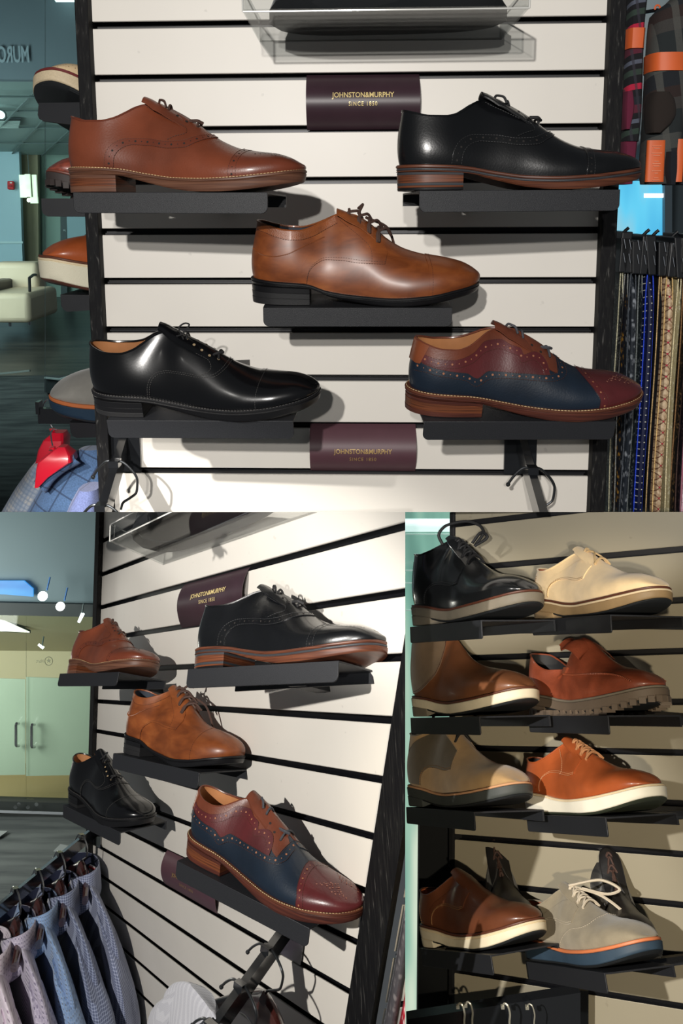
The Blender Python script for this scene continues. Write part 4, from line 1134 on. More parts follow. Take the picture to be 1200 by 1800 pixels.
LABEL_W = mat('neck_label', srgb(222, 220, 222), .7); LABEL_R = mat('label_red', srgb(190, 40, 44), .6)

def shirt(b, p, label, m, rot=22, dz=-.088, scale=1.0, inner=None, lab=None, seed=0, with_collar=True, group='shirts hung on the sloping arm'):
    root = empty('dress_shirt', Matrix.Translation(W(b, *p)), label, 'shirt', group, bay=b)
    inv = root.matrix_world.inverted(); ca, sa = math.cos(math.radians(rot)), math.sin(math.radians(rot))
    def f(x, y, z):
        x, y = x * scale, y * scale
        return inv @ W(b, p[0] + x * ca + y * sa, p[1] - x * sa + y * ca, p[2] + dz + z * scale)
    rnd = random.Random(seed)
    ph = [rnd.uniform(0, 6.28) for _ in range(6)]
    zs = [-.012, -.022, -.040, -.064, -.094, -.118, -.14, -.19, -.26, -.36, -.50, -.66, -.80]
    hw = [.050, .072, .100, .130, .156, .172, .182, .188, .192, .196, .20, .205, .21]
    th = [.026, .030, .034, .036, .038, .040, .042, .044, .046, .048, .05, .052, .052]
    q, _ = poly_resample(np.array(list(zip(zs, hw, th))), 40)
    rows = []
    for z, h, t in q:
        row = []
        for a in np.linspace(0, 2 * math.pi, 41):
            cx = math.copysign(abs(math.cos(a)) ** .75, math.cos(a)); x = h * cx
            fold = .006 * math.sin(38 * x + ph[0] + z * 7) * min(1, max(0, (-z - .08) / .2)) + .004 * math.sin(70 * x + ph[1] - z * 11) * min(1, max(0, (-z - .05) / .3))
            y = -t * .55 * math.sin(a) * (1 - .25 * abs(cx)) + fold * .7 - .012 * abs(cx) ** 2
            row.append(f(x, y, z))
        rows.append(row)
    mb = MB(); mb.grid(rows); mb.add(rows[0], [tuple(range(41))]); mb.build('body', m, root)
    for sx in (1, -1):                                # sleeves hang from the shoulder ends
        mb = MB(); rows = []
        for u in np.linspace(0, 1, 22):
            cx = sx * (.118 + .088 * math.sin(min(1, u * 2.6) * math.pi / 2) + .012 * u); cz = -.078 - .72 * u ** 1.1; r1 = .016 + .030 * min(1, u * 6) - .006 * u; r2 = .013 + .012 * min(1, u * 5)
            row = []
            for a in np.linspace(0, 2 * math.pi, 19):
                w_ = 1 + .10 * math.sin(3 * a + ph[2] + 9 * u) + .05 * math.sin(5 * a + ph[3] - 14 * u)
                row.append(f(cx + r1 * w_ * math.cos(a), -.010 - .006 * u + r2 * w_ * math.sin(a), cz + .018 * math.cos(a) * -sx * (1 - u)))
            rows.append(row)
        mb.grid(rows); mb.add(rows[0], [tuple(range(19))]); mb.build('sleeve', m, root)
    if not with_collar: return root
    # collar: stand and folded leaf, open at the front
    st, lf, inn = [], [], []
    for u in np.linspace(0, 1, 33):
        a = math.radians(-90 + 14 + (360 - 28) * u)
        k = abs(2 * u - 1)                             # 1 at the front, 0 at the back
        rx, ry = .058, .034
        x, y = rx * math.cos(a), ry * math.sin(a)
        zt = .030 - .040 * k ** 1.5; zb = -.020 - .012 * k
        st.append([f(x * .96, y * .96, zb + (zt - zb) * t) for t in np.linspace(0, 1, 5)])
        drop = .050 + .050 * k ** 2; fl = 1.20 + .26 * k ** 2
        lf.append([f(x * (1 + (fl - 1) * t), y * (1 + (fl - 1) * t) - .010 * k * t, zt + .003 * math.sin(math.pi * t) - drop * t - .006 * t * t) for t in np.linspace(0, 1, 8)])
    mb = MB(); mb.grid(st); mb.build('collar_stand', inner or m, root)
    mb = MB(); mb.grid(lf); o = mb.build('collar', m, root)
    so = o.modifiers.new('thickness', 'SOLIDIFY'); so.thickness = .0022
    # front band with buttons
    mb = MB(); mb.grid([[f(x, -.0225 - .006 * min(1, -z * 4) - .0015, z) for x in (-.016, -.014, .014, .016)] for z in np.linspace(-.055, -.78, 16)]); mb.build('button_band', m, root)
    for z in (-.10, -.19, -.28):
        mb = MB(); c = f(0, -.0305, z); mb.disc(c, f(0, -1, z) - f(0, 0, z), .0055, 12, .001); mb.build('button', LABEL_W, root, smooth=False)
    if lab:
        mb = MB(); mb.hexa([f(x, y, z) for x in (.002, .040) for y in (.022, .025) for z in (-.030, .006)]); mb.build('neck_label', LABEL_W, root, smooth=False)
        mb = MB(); mb.hexa([f(x, y, z) for x in (.002, .040) for y in (.020, .023) for z in (-.002, .003)]); mb.build('label_stripe', LABEL_R, root, smooth=False)
    return root

T_LEFT = [.046, .104, .157, .208, .262]
HL = ['closest to the wall', 'second from the wall', 'third from the wall', 'fourth from the wall', 'outermost at the left edge']
SHIRT_M = [CHECK_B, CHECK_A, DOT_BLUE, GEO_LAV, PINK_GEO]
SHIRT_L = ['fine blue check shirt nearest the slat wall, on a wooden hanger', 'blue micro check shirt on the second hanger from the wall', 'light blue shirt with small dots on the third hanger',
           'lavender white geometric print shirt on the fourth hanger', 'pinkish printed shirt cut off by the left edge of the picture']
for i, t in enumerate(T_LEFT):
    hanger(2, 'left', t, 'wooden steel hook hanger, ' + HL[i] + ', left arm, lower left picture', CHROME, True)
    shirt(2, arm_pt('left', t), SHIRT_L[i], SHIRT_M[i], rot=-5, scale=1.08, inner=NAVY_IN if i < 4 else None, lab=i in (0, 1, 3), seed=i)
for i, t in enumerate((.061, .114)):
    hanger(2, 'right', t, ('dark hook hanger nearest the wall, right arm' if i == 0 else 'second dark hook hanger on the right arm') + ' in the lower left picture', DARK_STEEL, i == 0)
hanger(2, 'right', .166, 'third dark hook hanger at the bottom edge of the lower left picture', DARK_STEEL, False)
shirt(2, tuple(to_wall(2, W(2, 0.6024, -0.1400, -0.7855))), 'pale grey shirt hanging at the bottom below the right arm', GREY_SHIRT, rot=12, dz=.010, scale=.62, seed=9, with_collar=False)
for i, t in enumerate((.046, .104)):
    hanger(1, 'left', t, ('dark hook hanger on the left arm of the upper picture' if i == 0 else 'lower dark hook hanger cut by the bottom edge of the upper picture'), DARK_STEEL, False)
hanger(1, 'right', .061, 'dark hook hanger on the right arm of the upper picture', DARK_STEEL, False)

# ---- jackets on red hangers beside the left post
J = lambda x, y, d: W(1, -.076 + (x - 176) * .00106, d, -.755 - (y - 770) * .00107)
def plaid(name, base, lines, rough=.95):
    def b(nt):
        c = coords(nt, (1, 1, 1), (0, math.radians(-28), 0)); s = N(nt, 'ShaderNodeSeparateXYZ'); nt.links.new(c, s.inputs[0])
        n = N(nt, 'ShaderNodeTexNoise', Scale=420.0, Detail=2.0); nt.links.new(c, n.inputs['Vector'])
        col = mixc(nt, ramp(nt, n.outputs['Fac'], [(.35, (0, 0, 0)), (.65, (1, 1, 1))]), [q * .82 for q in base], [min(1, q * 1.15) for q in base])
        for ax, st, off, w, lc, f_ in lines:
            v = math_n(nt, 'FRACT', math_n(nt, 'ADD', math_n(nt, 'DIVIDE', s.outputs[ax], st), off))
            col = mixc(nt, math_n(nt, 'MULTIPLY', math_n(nt, 'LESS_THAN', v, w), f_), col, lc)
        return col
    return node_mat(name, b, rough, **{'Sheen Weight': .25})
BL = srgb(38, 52, 78)
JK_BLUE = plaid('jacket_blue_windowpane', srgb(74, 102, 140), [(0, .034, .2, .09, BL, .75), (2, .040, .3, .07, BL, .75)])
JK_PLAID = plaid('jacket_grey_plaid', srgb(168, 170, 172), [(0, .030, .1, .5, srgb(120, 140, 166), .45), (2, .032, .2, .5, srgb(120, 140, 166), .45), (0, .0075, 0, .4, srgb(104, 124, 150), .45), (2, .008, 0, .4, srgb(104, 124, 150), .45)])
JK_LAV = plaid('jacket_lavender', srgb(116, 128, 176), [(0, .05, .2, .05, BL, .4)])
RED = mat('hanger_red', srgb(206, 24, 48), .32, coat=.2)
STEEL = mat('wire_steel', (.62, .62, .64), .18, 1.0)
def loft(mb, rows, d, n=25, flat=.8, curved=True):
    q = poly_resample(np.array(rows, float), 26)[0] if curved else np.array(rows, float); out = []
    for y, x0, x1, t in q:
        cx, hw = (x0 + x1) / 2, (x1 - x0) / 2
        out.append([J(cx + hw * math.copysign(abs(math.cos(a)) ** flat, math.cos(a)) + (.6 * math.sin(9 * a + y * .05) if curved else 0), y, d - t * math.copysign(abs(math.sin(a)) ** min(1, flat + .2), math.sin(a))) for a in np.linspace(0, 2 * math.pi, n)])
    mb.grid(out); mb.add(out[0], [tuple(range(n))]); mb.add(out[-1], [tuple(range(n))])
def local(mb, root):
    inv = root.matrix_world.inverted(); mb.v = [tuple(inv @ Vector(p)) for p in mb.v]; return mb
def jacket(label, m, rows, d, collar=None):
    root = empty('suit_jacket', Matrix.Translation(J((rows[0][1] + rows[0][2]) / 2, rows[0][0], d)), label, 'jacket', 'jackets on red hangers', bay=1)
    mb = MB(); loft(mb, rows, d); local(mb, root).build('body', m, root)
    if collar:
        g = []
        for x, y in poly_resample(np.array(collar, float), 20)[0]:
            g.append([J(x + 2 * k * 6 - .5, y - 2 + 15 * k, d - .030 - .004 * math.sin(math.pi * k)) for k in np.linspace(0, 1, 6)])
        mb = MB(); mb.grid(g); o = local(mb, root).build('collar', m, root)
        so = o.modifiers.new('thickness', 'SOLIDIFY'); so.thickness = .003
        mb = MB()
        for x, y in poly_resample(np.array(collar, float), 40)[0][1:-1]:
            p = J(x + 11, y + 12, d - .036); mb.tube([p, p + Vector((.0012, 0, .0010))], .0004, 4)
        local(mb, root).build('collar_stitching', mat('stitch_navy', BL, .8), root)['kind'] = 'stuff'
    return root
jacket('blue windowpane jacket on the front red hanger by the left post', JK_BLUE, [(787, 148, 182, .010), (800, 130, 192, .012), (815, 110, 197, .014), (835, 88, 202, .018), (865, 70, 207, .030), (900, 48, 217, .036), (940, 30, 228, .04)], .100, [(90, 838), (104, 818), (124, 801), (150, 787)])
jacket('grey and white plaid jacket on the rear red hanger, far left', JK_PLAID, [(818, 58, 92, .020), (830, 46, 98, .030), (850, 30, 104, .036), (870, 14, 112, .04), (900, -6, 118, .044), (940, -30, 124, .046)], .135, [(52, 836), (62, 822), (76, 817), (90, 817)])
jacket('lavender blue jacket half behind the left post', JK_LAV, [(826, 172, 204, .016), (850, 158, 208, .024), (875, 146, 214, .028), (900, 131, 220, .030), (940, 112, 232, .032)], .045)
def red_hanger(label, rows, d, cap, hook):
    root = empty('suit_hanger', Matrix.Translation(J(cap[0], cap[1], d)), label, 'hanger', 'red plastic suit hangers', bay=1)
    mb = MB(); loft(mb, rows, d, 17, .22, False); local(mb, root).build('shoulder', RED, root, sharp=25)
    mb = MB(); mb.tube([J(cap[0], cap[1] + 9, d), J(cap[0], cap[1] + 2, d), J(cap[0] - .5, cap[1] - 4, d)], [.0042, .0042, .0055], 12); local(mb, root).build('size_cap', RED, root)
    vs, fs = text_verts('40R', 1, bold=.02); vs = fit_width(vs, 7.0, cap[0], 0)
    mb = MB(); mb.add([J(x, cap[1] - 1 - z, d - .0062) for x, z in vs], fs); local(mb, root).build('size_lettering', mat('ink_black', (.01, .01, .01), .6), root, smooth=False)
    mb = MB(); mb.tube([J(x, y, d + k) for x, y, k in [(c[0], c[1], 0) for c in poly_resample(np.array(hook, float), 24)[0]]], .0014, 8); local(mb, root).build('wire_hook', STEEL, root)
red_hanger('red plastic hanger in the grey plaid jacket, rear', [(771, 86, 106, .008), (783, 71, 109, .014), (800, 62, 106, .016), (830, 54, 98, .016)], .130, (83, 770), [(83, 764), (77, 754), (70, 744), (68, 733), (70, 722), (77, 715), (86, 716)])
red_hanger('red plastic hanger in the blue windowpane jacket, front', [(772, 126, 138, .006), (784, 108, 149, .012), (795, 93, 151, .014), (807, 90, 132, .014), (820, 89, 112, .014), (838, 86, 93, .012)], .074, (114, 778), [(114, 772), (113, 765), (112, 752), (116, 745), (124, 744)])

# ---- ties on the right
TX = lambda x: .801 + (x - 1073) * .00091
TZ = lambda y: -.435 - (y - 460) * .00097
def silk(name, c1, c2, sc=260, rough=.45, stretch=(1, 1, .6)):
    def b(nt):
        v = N(nt, 'ShaderNodeTexVoronoi', Scale=1.0); nt.links.new(coords(nt, tuple(sc * q for q in stretch)), v.inputs['Vector'])
        n = N(nt, 'ShaderNodeTexNoise', Scale=1.0, Detail=3.0); nt.links.new(coords(nt, (90, 90, 60)), n.inputs['Vector'])
        a = ramp(nt, v.outputs['Distance'], [(.25, c2), (.5, c1)])
        return mixc(nt, ramp(nt, n.outputs['Fac'], [(.42, (0, 0, 0)), (.58, (1, 1, 1))]), a, c1)
    return node_mat(name, b, rough)
def dots_mat(name, base, dot, step=.011, r=.13):
    def b(nt):
        s = N(nt, 'ShaderNodeSeparateXYZ'); nt.links.new(coords(nt), s.inputs[0])
        z = math_n(nt, 'LESS_THAN', math_n(nt, 'FRACT', math_n(nt, 'DIVIDE', s.outputs[2], step)), r)
        x = math_n(nt, 'LESS_THAN', math_n(nt, 'FRACT', math_n(nt, 'DIVIDE', s.outputs[0], step * .55)), .34)
        return mixc(nt, math_n(nt, 'MULTIPLY', z, x), base, dot)
    return node_mat(name, b, .5)
def diamond_mat():
    def b(nt):
        c = coords(nt, (1, 1, 1), (0, math.radians(45), 0)); s = N(nt, 'ShaderNodeSeparateXYZ'); nt.links.new(c, s.inputs[0])
        f1 = math_n(nt, 'FRACT', math_n(nt, 'DIVIDE', s.outputs[0], .0125)); f2 = math_n(nt, 'FRACT', math_n(nt, 'DIVIDE', s.outputs[2], .0125))
        l = math_n(nt, 'MAXIMUM', math_n(nt, 'LESS_THAN', f1, .13), math_n(nt, 'LESS_THAN', f2, .13)); d = math_n(nt, 'MULTIPLY', math_n(nt, 'LESS_THAN', f1, .2), math_n(nt, 'LESS_THAN', f2, .2))
        n = N(nt, 'ShaderNodeTexNoise', Scale=160.0); nt.links.new(c, n.inputs['Vector'])
        base = ramp(nt, n.outputs['Fac'], [(.4, srgb(170, 140, 110)), (.6, srgb(214, 190, 158))])
        return mixc(nt, d, mixc(nt, l, base, srgb(120, 86, 66)), srgb(170, 30, 56))
    return node_mat('tie_beige_diamond', b, .5)
THR = lambda n, c: mat('tie_edge_' + n, c, .8, var=.6, scale=700)
TIES = [(1057, 1062, 'silver grey', silk('tie_silver', srgb(120, 122, 128), srgb(190, 192, 196)), srgb(176, 44, 54), 0.060, 'thin silver tie with a red edge beside the right post'),
        (1075, 1081, 'black speck', silk('tie_black_speck', srgb(18, 20, 24), srgb(120, 120, 112), 400), srgb(170, 166, 140), 0.030, 'black speckled tie with pale edges, first of the tie row'),
        (1083, 1091, 'gold black', silk('tie_black_gold', srgb(20, 22, 28), srgb(150, 110, 40), 200), srgb(120, 122, 120), 0.030, 'black and gold tie left of the silver paisley tie'),
        (1092, 1106, 'silver paisley', silk('tie_silver_paisley', srgb(36, 42, 50), srgb(150, 156, 164), 150), srgb(64, 70, 78), 0.026, 'dark tie with silver paisley, left of the blue tie'),
        (1108, 1116, 'charcoal', silk('tie_charcoal', srgb(20, 28, 32), srgb(96, 104, 108), 360), srgb(110, 116, 116), 0.028, 'charcoal tie with grey edge just left of the blue tie'),
        (1118, 1135, 'royal blue', dots_mat('tie_blue_dots', srgb(14, 22, 58), srgb(220, 220, 200)), srgb(30, 66, 200), 0.026, 'royal blue tie with small white dots'),
        (1138, 1143, 'black thread', silk('tie_plain_black', (.006, .006, .008), (.02, .02, .02)), srgb(190, 160, 110), 0.022, 'black tie with a tan thread edge between blue and beige ties'),
        (1145, 1161, 'beige', diamond_mat(), srgb(226, 178, 120), 0.017, 'beige tie with red diamond pattern'),
        (1162, 1169, 'cream', silk('tie_cream', srgb(168, 158, 120), srgb(214, 206, 180), 400), srgb(208, 196, 160), 0.012, 'narrow cream tie right of the beige diamond tie'),
        (1169, 1176, 'gold edge', silk('tie_black_bronze', srgb(12, 11, 12), srgb(96, 72, 44), 300), srgb(130, 96, 60), 0.008, 'black tie with bronze edge, right of the cream tie'),
        (1177, 1184, 'plum', silk('tie_plum_black', srgb(18, 14, 20), srgb(60, 44, 44), 300), srgb(74, 52, 44), 0.006, 'dark plum tie next to the pink tie'),
        (1185, 1215, 'pink', silk('tie_pink', srgb(238, 156, 178), srgb(250, 204, 214), 240), srgb(240, 190, 200), 0.002, 'pink paisley tie at the right edge')]
HBLK = mat('tie_hanger_black', (.005, .006, .008), .32, coat=.2)
PIN = mat('pin_steel', (.35, .38, .42), .25, 1)
for i, (a, c, nm, m, ec, y0, lab) in enumerate(TIES):
    x0, x1 = TX(a), TX(c); cx, hw = (x0 + x1) / 2, (x1 - x0) / 2
    zt = TZ(461 + (i * 37 % 9)); zb = -1.0
    if i == 0: zt = TZ(760)
    root = empty('necktie', Matrix.Translation(W(1, cx, y0 + .03, zt)), lab, 'tie', 'neckties hanging in a row', bay=1)
    inv = root.matrix_world.inverted(); rnd = random.Random(i + 40); p1, p2 = rnd.uniform(0, 6), rnd.uniform(0, 6)
    rows, e1, e2 = [], [], []
    for z in np.linspace(zt, zb, 30):
        k = min(1, (zt - z) / .05); w = hw * (.45 + .55 * k ** .6) * (1 + .05 * math.sin(z * 19 + p1)); ox = .0016 * math.sin(z * 13 + p2)
        row = []
        for t in np.linspace(0, 2 * math.pi, 17):
            cxx = math.copysign(abs(math.cos(t)) ** .6, math.cos(t)); sy = math.copysign(abs(math.sin(t)) ** .6, math.sin(t))
            row.append(inv @ W(1, cx + ox + w * cxx * (1 - .18 * (1 + math.cos(3 * t)) * .5), y0 + .026 - .026 * sy * (.35 + .65 * k), z))
        rows.append(row); e1.append(inv @ W(1, cx + ox - w * .86, y0 + .006, z)); e2.append(inv @ W(1, cx + ox + w * .86, y0 + .006, z))
    mb = MB(); mb.grid(rows); mb.add(rows[0], [tuple(range(17))]); mb.build('silk', m, root)
    for e in (e1, e2):
        mb = MB(); mb.tube(e, .0011, 5); mb.build('edge_seam', THR(nm.replace(' ', '_'), ec), root)
    if i == 0: continue
    h = empty('tie_hanger', Matrix.Translation(W(1, cx, y0 + .02, zt)), 'black clip hanger above the ' + ' '.join(lab.split()[:9]), 'hanger', 'black tie hangers in a row', bay=1)
    inv = h.matrix_world.inverted(); f = lambda x, y, z: inv @ W(1, cx + x, y0 + y, zt + z)
    tl = .006 * math.sin(i * 2.1)
    mb = MB(); mb.hexa([f(s * w + tl * (z > .02), y, z) for s in (-1, 1) for y, dy in ((0, 0), (.055, 0)) for z, w in ((-.012, .0062), (.046 + .006 * math.sin(i * 1.7), .0085))]); o = mb.build('clip_body', HBLK, h, smooth=False)
    bv = o.modifiers.new('bevel', 'BEVEL'); bv.width = .0018; bv.segments = 2
    for zz in (.004, .026):
        mb = MB(); mb.tube([f(.002, -.002, zz), f(-.0015, -.0025, zz + .015)], .0009, 6); mb.build('pin', PIN, h)
    if i % 3 == 1 or i == 5:
        mb = MB(); mb.tube([f(0, .01, .046), f(.006, .008, .054), f(.010, .007, .058)], .0026, 8); mb.build('finger_tab', HBLK, h)
mb = MB(); skew_box(mb, 1, .775, 1.1, .075, .085, -.415, -.395); tag(mb.build('tie_rail', HBLK, smooth=False), 'black rail carrying the tie hangers behind the right post', 'rail', bay=1)

# ---- socks on a peg, upper right
SX = lambda x, y: .799 + (x - 1090 + y * .022) * .00086
SZ = lambda y: -.027 - y * .000874
def stripes_mat(name, stops, period, rough=.95, xvar=None):
    def b(nt):
        s = N(nt, 'ShaderNodeSeparateXYZ'); nt.links.new(coords(nt, (1, 1, 1), (0, math.radians(10), 0)), s.inputs[0])
        z = math_n(nt, 'FRACT', math_n(nt, 'DIVIDE', s.outputs[2], period))
        c = ramp(nt, z, stops, 'CONSTANT')
        if xvar:
            x = math_n(nt, 'LESS_THAN', math_n(nt, 'FRACT', math_n(nt, 'DIVIDE', s.outputs[0], xvar[0])), xvar[1]); c = mixc(nt, math_n(nt, 'MULTIPLY', x, .7), c, xvar[2])
        n = N(nt, 'ShaderNodeTexNoise', Scale=700.0); nt.links.new(coords(nt), n.inputs['Vector'])
        return mixc(nt, .35, c, mixc(nt, n.outputs['Fac'], (0, 0, 0), c))
    return node_mat(name, b, rough)
K = srgb(20, 20, 26)
SOCK_R = stripes_mat('sock_striped', [(0, K), (.12, srgb(186, 34, 66)), (.22, K), (.36, srgb(50, 66, 58)), (.46, K), (.55, srgb(90, 96, 112)), (.62, K), (.72, srgb(92, 34, 52)), (.86, srgb(30, 36, 44))], .085, xvar=(.016, .25, srgb(54, 52, 62)))
SOCK_P = stripes_mat('sock_plaid', [(0, srgb(34, 40, 42)), (.3, srgb(60, 58, 56)), (.45, srgb(46, 34, 32)), (.6, srgb(28, 32, 38)), (.8, srgb(70, 72, 70))], .11, xvar=(.034, .3, srgb(84, 84, 80)))
SOCK_M = mat('sock_maroon', srgb(96, 26, 52), .95); SOCK_BR = mat('sock_heel_brown', srgb(36, 28, 24), .95); SOCK_K = mat('sock_black', srgb(16, 20, 28), .95)
ORANGE_C = mat('card_orange', srgb(214, 98, 46), .55, var=.08, scale=20); FINE = mat('print_pale', srgb(226, 150, 116), .6); BLKP = mat('print_black', (.01, .01, .01), .6)
def slab(mb, rows, yc, th, n=21):
    q, _ = poly_resample(np.array(rows, float), 24); out = []
    for y, x0, x1 in q:
        xa, xb = SX(x0, y), SX(x1, y); c_, h_ = (xa + xb) / 2, (xb - xa) / 2
        out.append([W(1, c_ + h_ * math.copysign(abs(math.cos(a)) ** .5, math.cos(a)), yc - th * math.copysign(abs(math.sin(a)) ** .8, math.sin(a)), SZ(y)) for a in np.linspace(0, 2 * math.pi, n)])
    mb.grid(out); mb.add(out[0], [tuple(range(n))]); mb.add(out[-1], [tuple(range(n))]); return mb
def socks(label, rows, yc, m, parts, th=.016):
    root = empty('sock_pair', Matrix.Translation(W(1, SX(rows[0][1], 0), yc, SZ(rows[0][0]))), label, 'socks', 'sock pairs on the peg', bay=1)
    local(slab(MB(), rows, yc, th), root).build('leg', m, root)
    for nm, r, mm, yy, tt in parts:
        local(slab(MB(), r, yy, tt), root).build(nm, mm, root)
    return root
s1 = socks('narrow striped red and black socks with an orange band', [(-20, 1094, 1129), (60, 1091, 1122), (200, 1087, 1121), (250, 1087, 1117)], .050, SOCK_R,
      [('toe', [(248, 1087, 1116), (280, 1088, 1113), (325, 1087, 1108)], SOCK_M, .050, .014), ('heel', [(165, 1086, 1100), (190, 1084, 1104), (230, 1086, 1096)], SOCK_M, .042, .012),
       ('paper_band', [(58, 1089, 1123), (92, 1088, 1121)], ORANGE_C, .050, .0185)])
s2 = socks('wide dark plaid socks with an orange band and cards', [(-20, 1180, 1212), (10, 1162, 1212), (45, 1124, 1212), (110, 1120, 1190), (180, 1118, 1186), (250, 1116, 1180), (300, 1114, 1176), (326, 1118, 1168)], .030, SOCK_P,
      [('heel', [(172, 1120, 1150), (186, 1116, 1160), (206, 1114, 1163), (222, 1115, 1156), (240, 1117, 1136)], SOCK_BR, .020, .013), ('toe', [(272, 1147, 1164), (300, 1146, 1165), (328, 1150, 1162)], SOCK_K, .018, .012),
       ('paper_band', [(106, 1119, 1182), (136, 1119, 1182)], ORANGE_C, .030, .0185), ('paper_card', [(252, 1115, 1147), (323, 1113, 1146)], ORANGE_C, .016, .003), ('paper_card', [(250, 1166, 1181), (323, 1164, 1179)], ORANGE_C, .018, .003)])
mb = MB()
for k, y in enumerate([262, 266, 274, 278, 288, 292, 296, 304, 308, 316, 320]):
    w = (8, 5, 9, 6, 4, 7, 5, 8, 3, 4, 6)[k]
    mb.hexa([W(1, SX(1130 + s * w, y), yy, SZ(y + dz)) for s in (-1, 1) for yy in (.0122, .0128) for dz in (-.5, .5)])
local(mb, s2).build('card_print', FINE, s2, smooth=False)
socks('dark socks cut off by the right edge, behind the plaid socks', [(-20, 1184, 1230), (100, 1182, 1230), (200, 1180, 1230), (326, 1174, 1230)], .055, SOCK_K, [('paper_band', [(102, 1181, 1231), (130, 1181, 1231)], ORANGE_C, .055, .019)])
root = empty('display_peg', Matrix.Translation(W(1, SX(1140, 20), .06, SZ(20))), 'black peg with an orange tip above the socks', 'peg', bay=1)
mb = MB(); mb.tube([W(1, SX(1105, 20), .075, SZ(20)), W(1, SX(1154, 20), .055, SZ(20))], .0028, 10); local(mb, root).build('rod', HBLK, root)
mb = MB(); mb.tube([W(1, SX(1152 + 4.5 * math.cos(t), 18), .054, SZ(17 + 5 * math.sin(t))) for t in np.linspace(2.6, 6.8, 14)], .0014, 8); local(mb, root).build('tip', ORANGE_C, root)

# ------------------------------------------------------------------ toes of shoes shown on the neighbouring wall, left of the posts
def side_unit(b, toe, zs, rot, yaw, shoe, label, cat, slabel, lip_dx=-.02, depth=.10, sc=1.0, lip=.034):
    """toe: wall coordinates of the toe tip; the shoe points left and towards the viewer"""
    base = Matrix.Translation(W(b, *toe)) @ Euler(rot).to_matrix().to_4x4()
    M = base @ Matrix.Rotation(math.radians(180 + yaw), 4, 'Z') @ Matrix.Translation((-.15 * sc, 0, 0)) @ Matrix.Scale(sc, 4)
    place(shoe, M, label, cat, 'shoes on the side wall by the left post', b)
    return base
def side_shelf(b, base, dx, dy, w, d, label, slope=.0, lip=.030):
    root = empty('shoe_shelf', base @ Matrix.Translation((dx, dy, -.001)), label, 'shelf', 'shelves on the side wall by the left post', bay=b)
    mb = MB(); mb.prism([(0, 0), (w, 0), (w, -lip - slope), (.010, -lip), (.003, -lip + .004), (0, -lip + .010)], (0, .003, 0)); mb.build('lip', SHELF, root, smooth=False)
    mb = MB(); mb.hexa([(x, y, z) for x in (0, w) for y in (.0005, d) for z in (-.0025, 0)]); mb.build('plate', SHELF, root, smooth=False)
KNIT = node_mat('knit_beige', lambda nt: (lambda v: ramp(nt, v.outputs['Distance'], [(.16, srgb(120, 96, 70)), (.22, srgb(216, 190, 150))]))((lambda v: (nt.links.new(coords(nt, (230, 230, 230)), v.inputs['Vector']), v)[1])(N(nt, 'ShaderNodeTexVoronoi', Scale=1.0))), .9)
beige_sn = casual('knit_sneaker', KNIT, KNIT, dict(welt=mat('stripe_maroon', srgb(106, 34, 34), .6), sole=mat('sole_beige', srgb(206, 188, 156), .6, var=.08, scale=400), out=OUT_BLACK, off=.010, wt=.004), LIN_TAN, LACE_BEIGE, wide=1.12)
lug_shoe = casual('lug_shoe', leather('leather_cracked_brown', srgb(140, 70, 56), .4, .2, .4, 120), RED_BR, dict(welt=mat('welt_rust', srgb(120, 66, 52), .5), sole=mat('lug_dark', srgb(58, 50, 48), .65), out=OUT_BLACK), LIN_BLK, LACE_BR, lug=True, heel_block=.22)
white_sn = casual('leather_sneaker', leather('leather_cognac', srgb(168, 84, 44), .36, .2), leather('leather_umber', srgb(92, 66, 52), .4), dict(welt=WELT_BR, mid=WELT_CR, sole=mat('sole_offwhite', srgb(226, 220, 196), .6, bump=.8, bscale=900), out=mat('outsole_rust', srgb(92, 52, 40), .6), off=.010), LIN_BLK, LACE_BR, stitch_m=WELT_CR, fe=[(p[0], p[1] + .055) for p in D_FE], top=[(p[0], p[1] + .050) for p in D_TOP])
grey_wt = casual('suede_wingtip', suede('suede_mid_grey', srgb(128, 126, 120), .14), suede('suede_mid_grey', srgb(128, 126, 120), .14), dict(welt=mat('welt_copper', srgb(184, 104, 58), .5), sole=mat('sole_deep_navy', srgb(26, 50, 70), .55), out=OUT_BLACK, wt=.005), LIN_BLK, LACE_GR, stitch_m=mat('stitch_pale_grey', srgb(178, 174, 164), .8), wing=None)
ROT_A, ROT_B = (.10, .03, -.16), (.36, .02, -.13)
P_SH = [(beige_sn, (-.112, .05, -.174), (-.10, .035, -.16), 66, 1.14, 'beige knit sneaker with maroon stripe, toe showing left of the post', 'shoe', 'upper'),
        (lug_shoe, (-.128, .08, -.326), (.14, .035, -.15), 46, 1.0, 'brown shoe with black lug sole, toe showing left of the post', 'shoe', 'second'),
        (white_sn, (-.140, .08, -.494), (.24, .03, -.14), 52, 1.12, 'cognac sneaker with off-white sole, toe showing left of the post', 'shoe', 'third'),
        (grey_wt, (-.140, .08, -.728), (.36, .02, -.13), 40, 1.28, 'grey suede wingtip with deep navy sole, toe left of the post', 'shoe', 'lowest')]
for shoe, toe, rot, yaw, sc, lab, cat, nm in P_SH:
    base = side_unit(1, toe, 0, rot, yaw, shoe, lab, cat, nm, sc=sc)
    side_shelf(1, base, {'upper': -.008, 'second': -.018, 'third': .010, 'lowest': .014}[nm], {'upper': .005, 'second': .01, 'third': .03, 'lowest': .03}[nm], .16, .14, 'black shelf left of the post, the %s of four in the upper picture' % nm, slope={'upper': .02, 'second': 0, 'third': -.012, 'lowest': -.01}[nm])
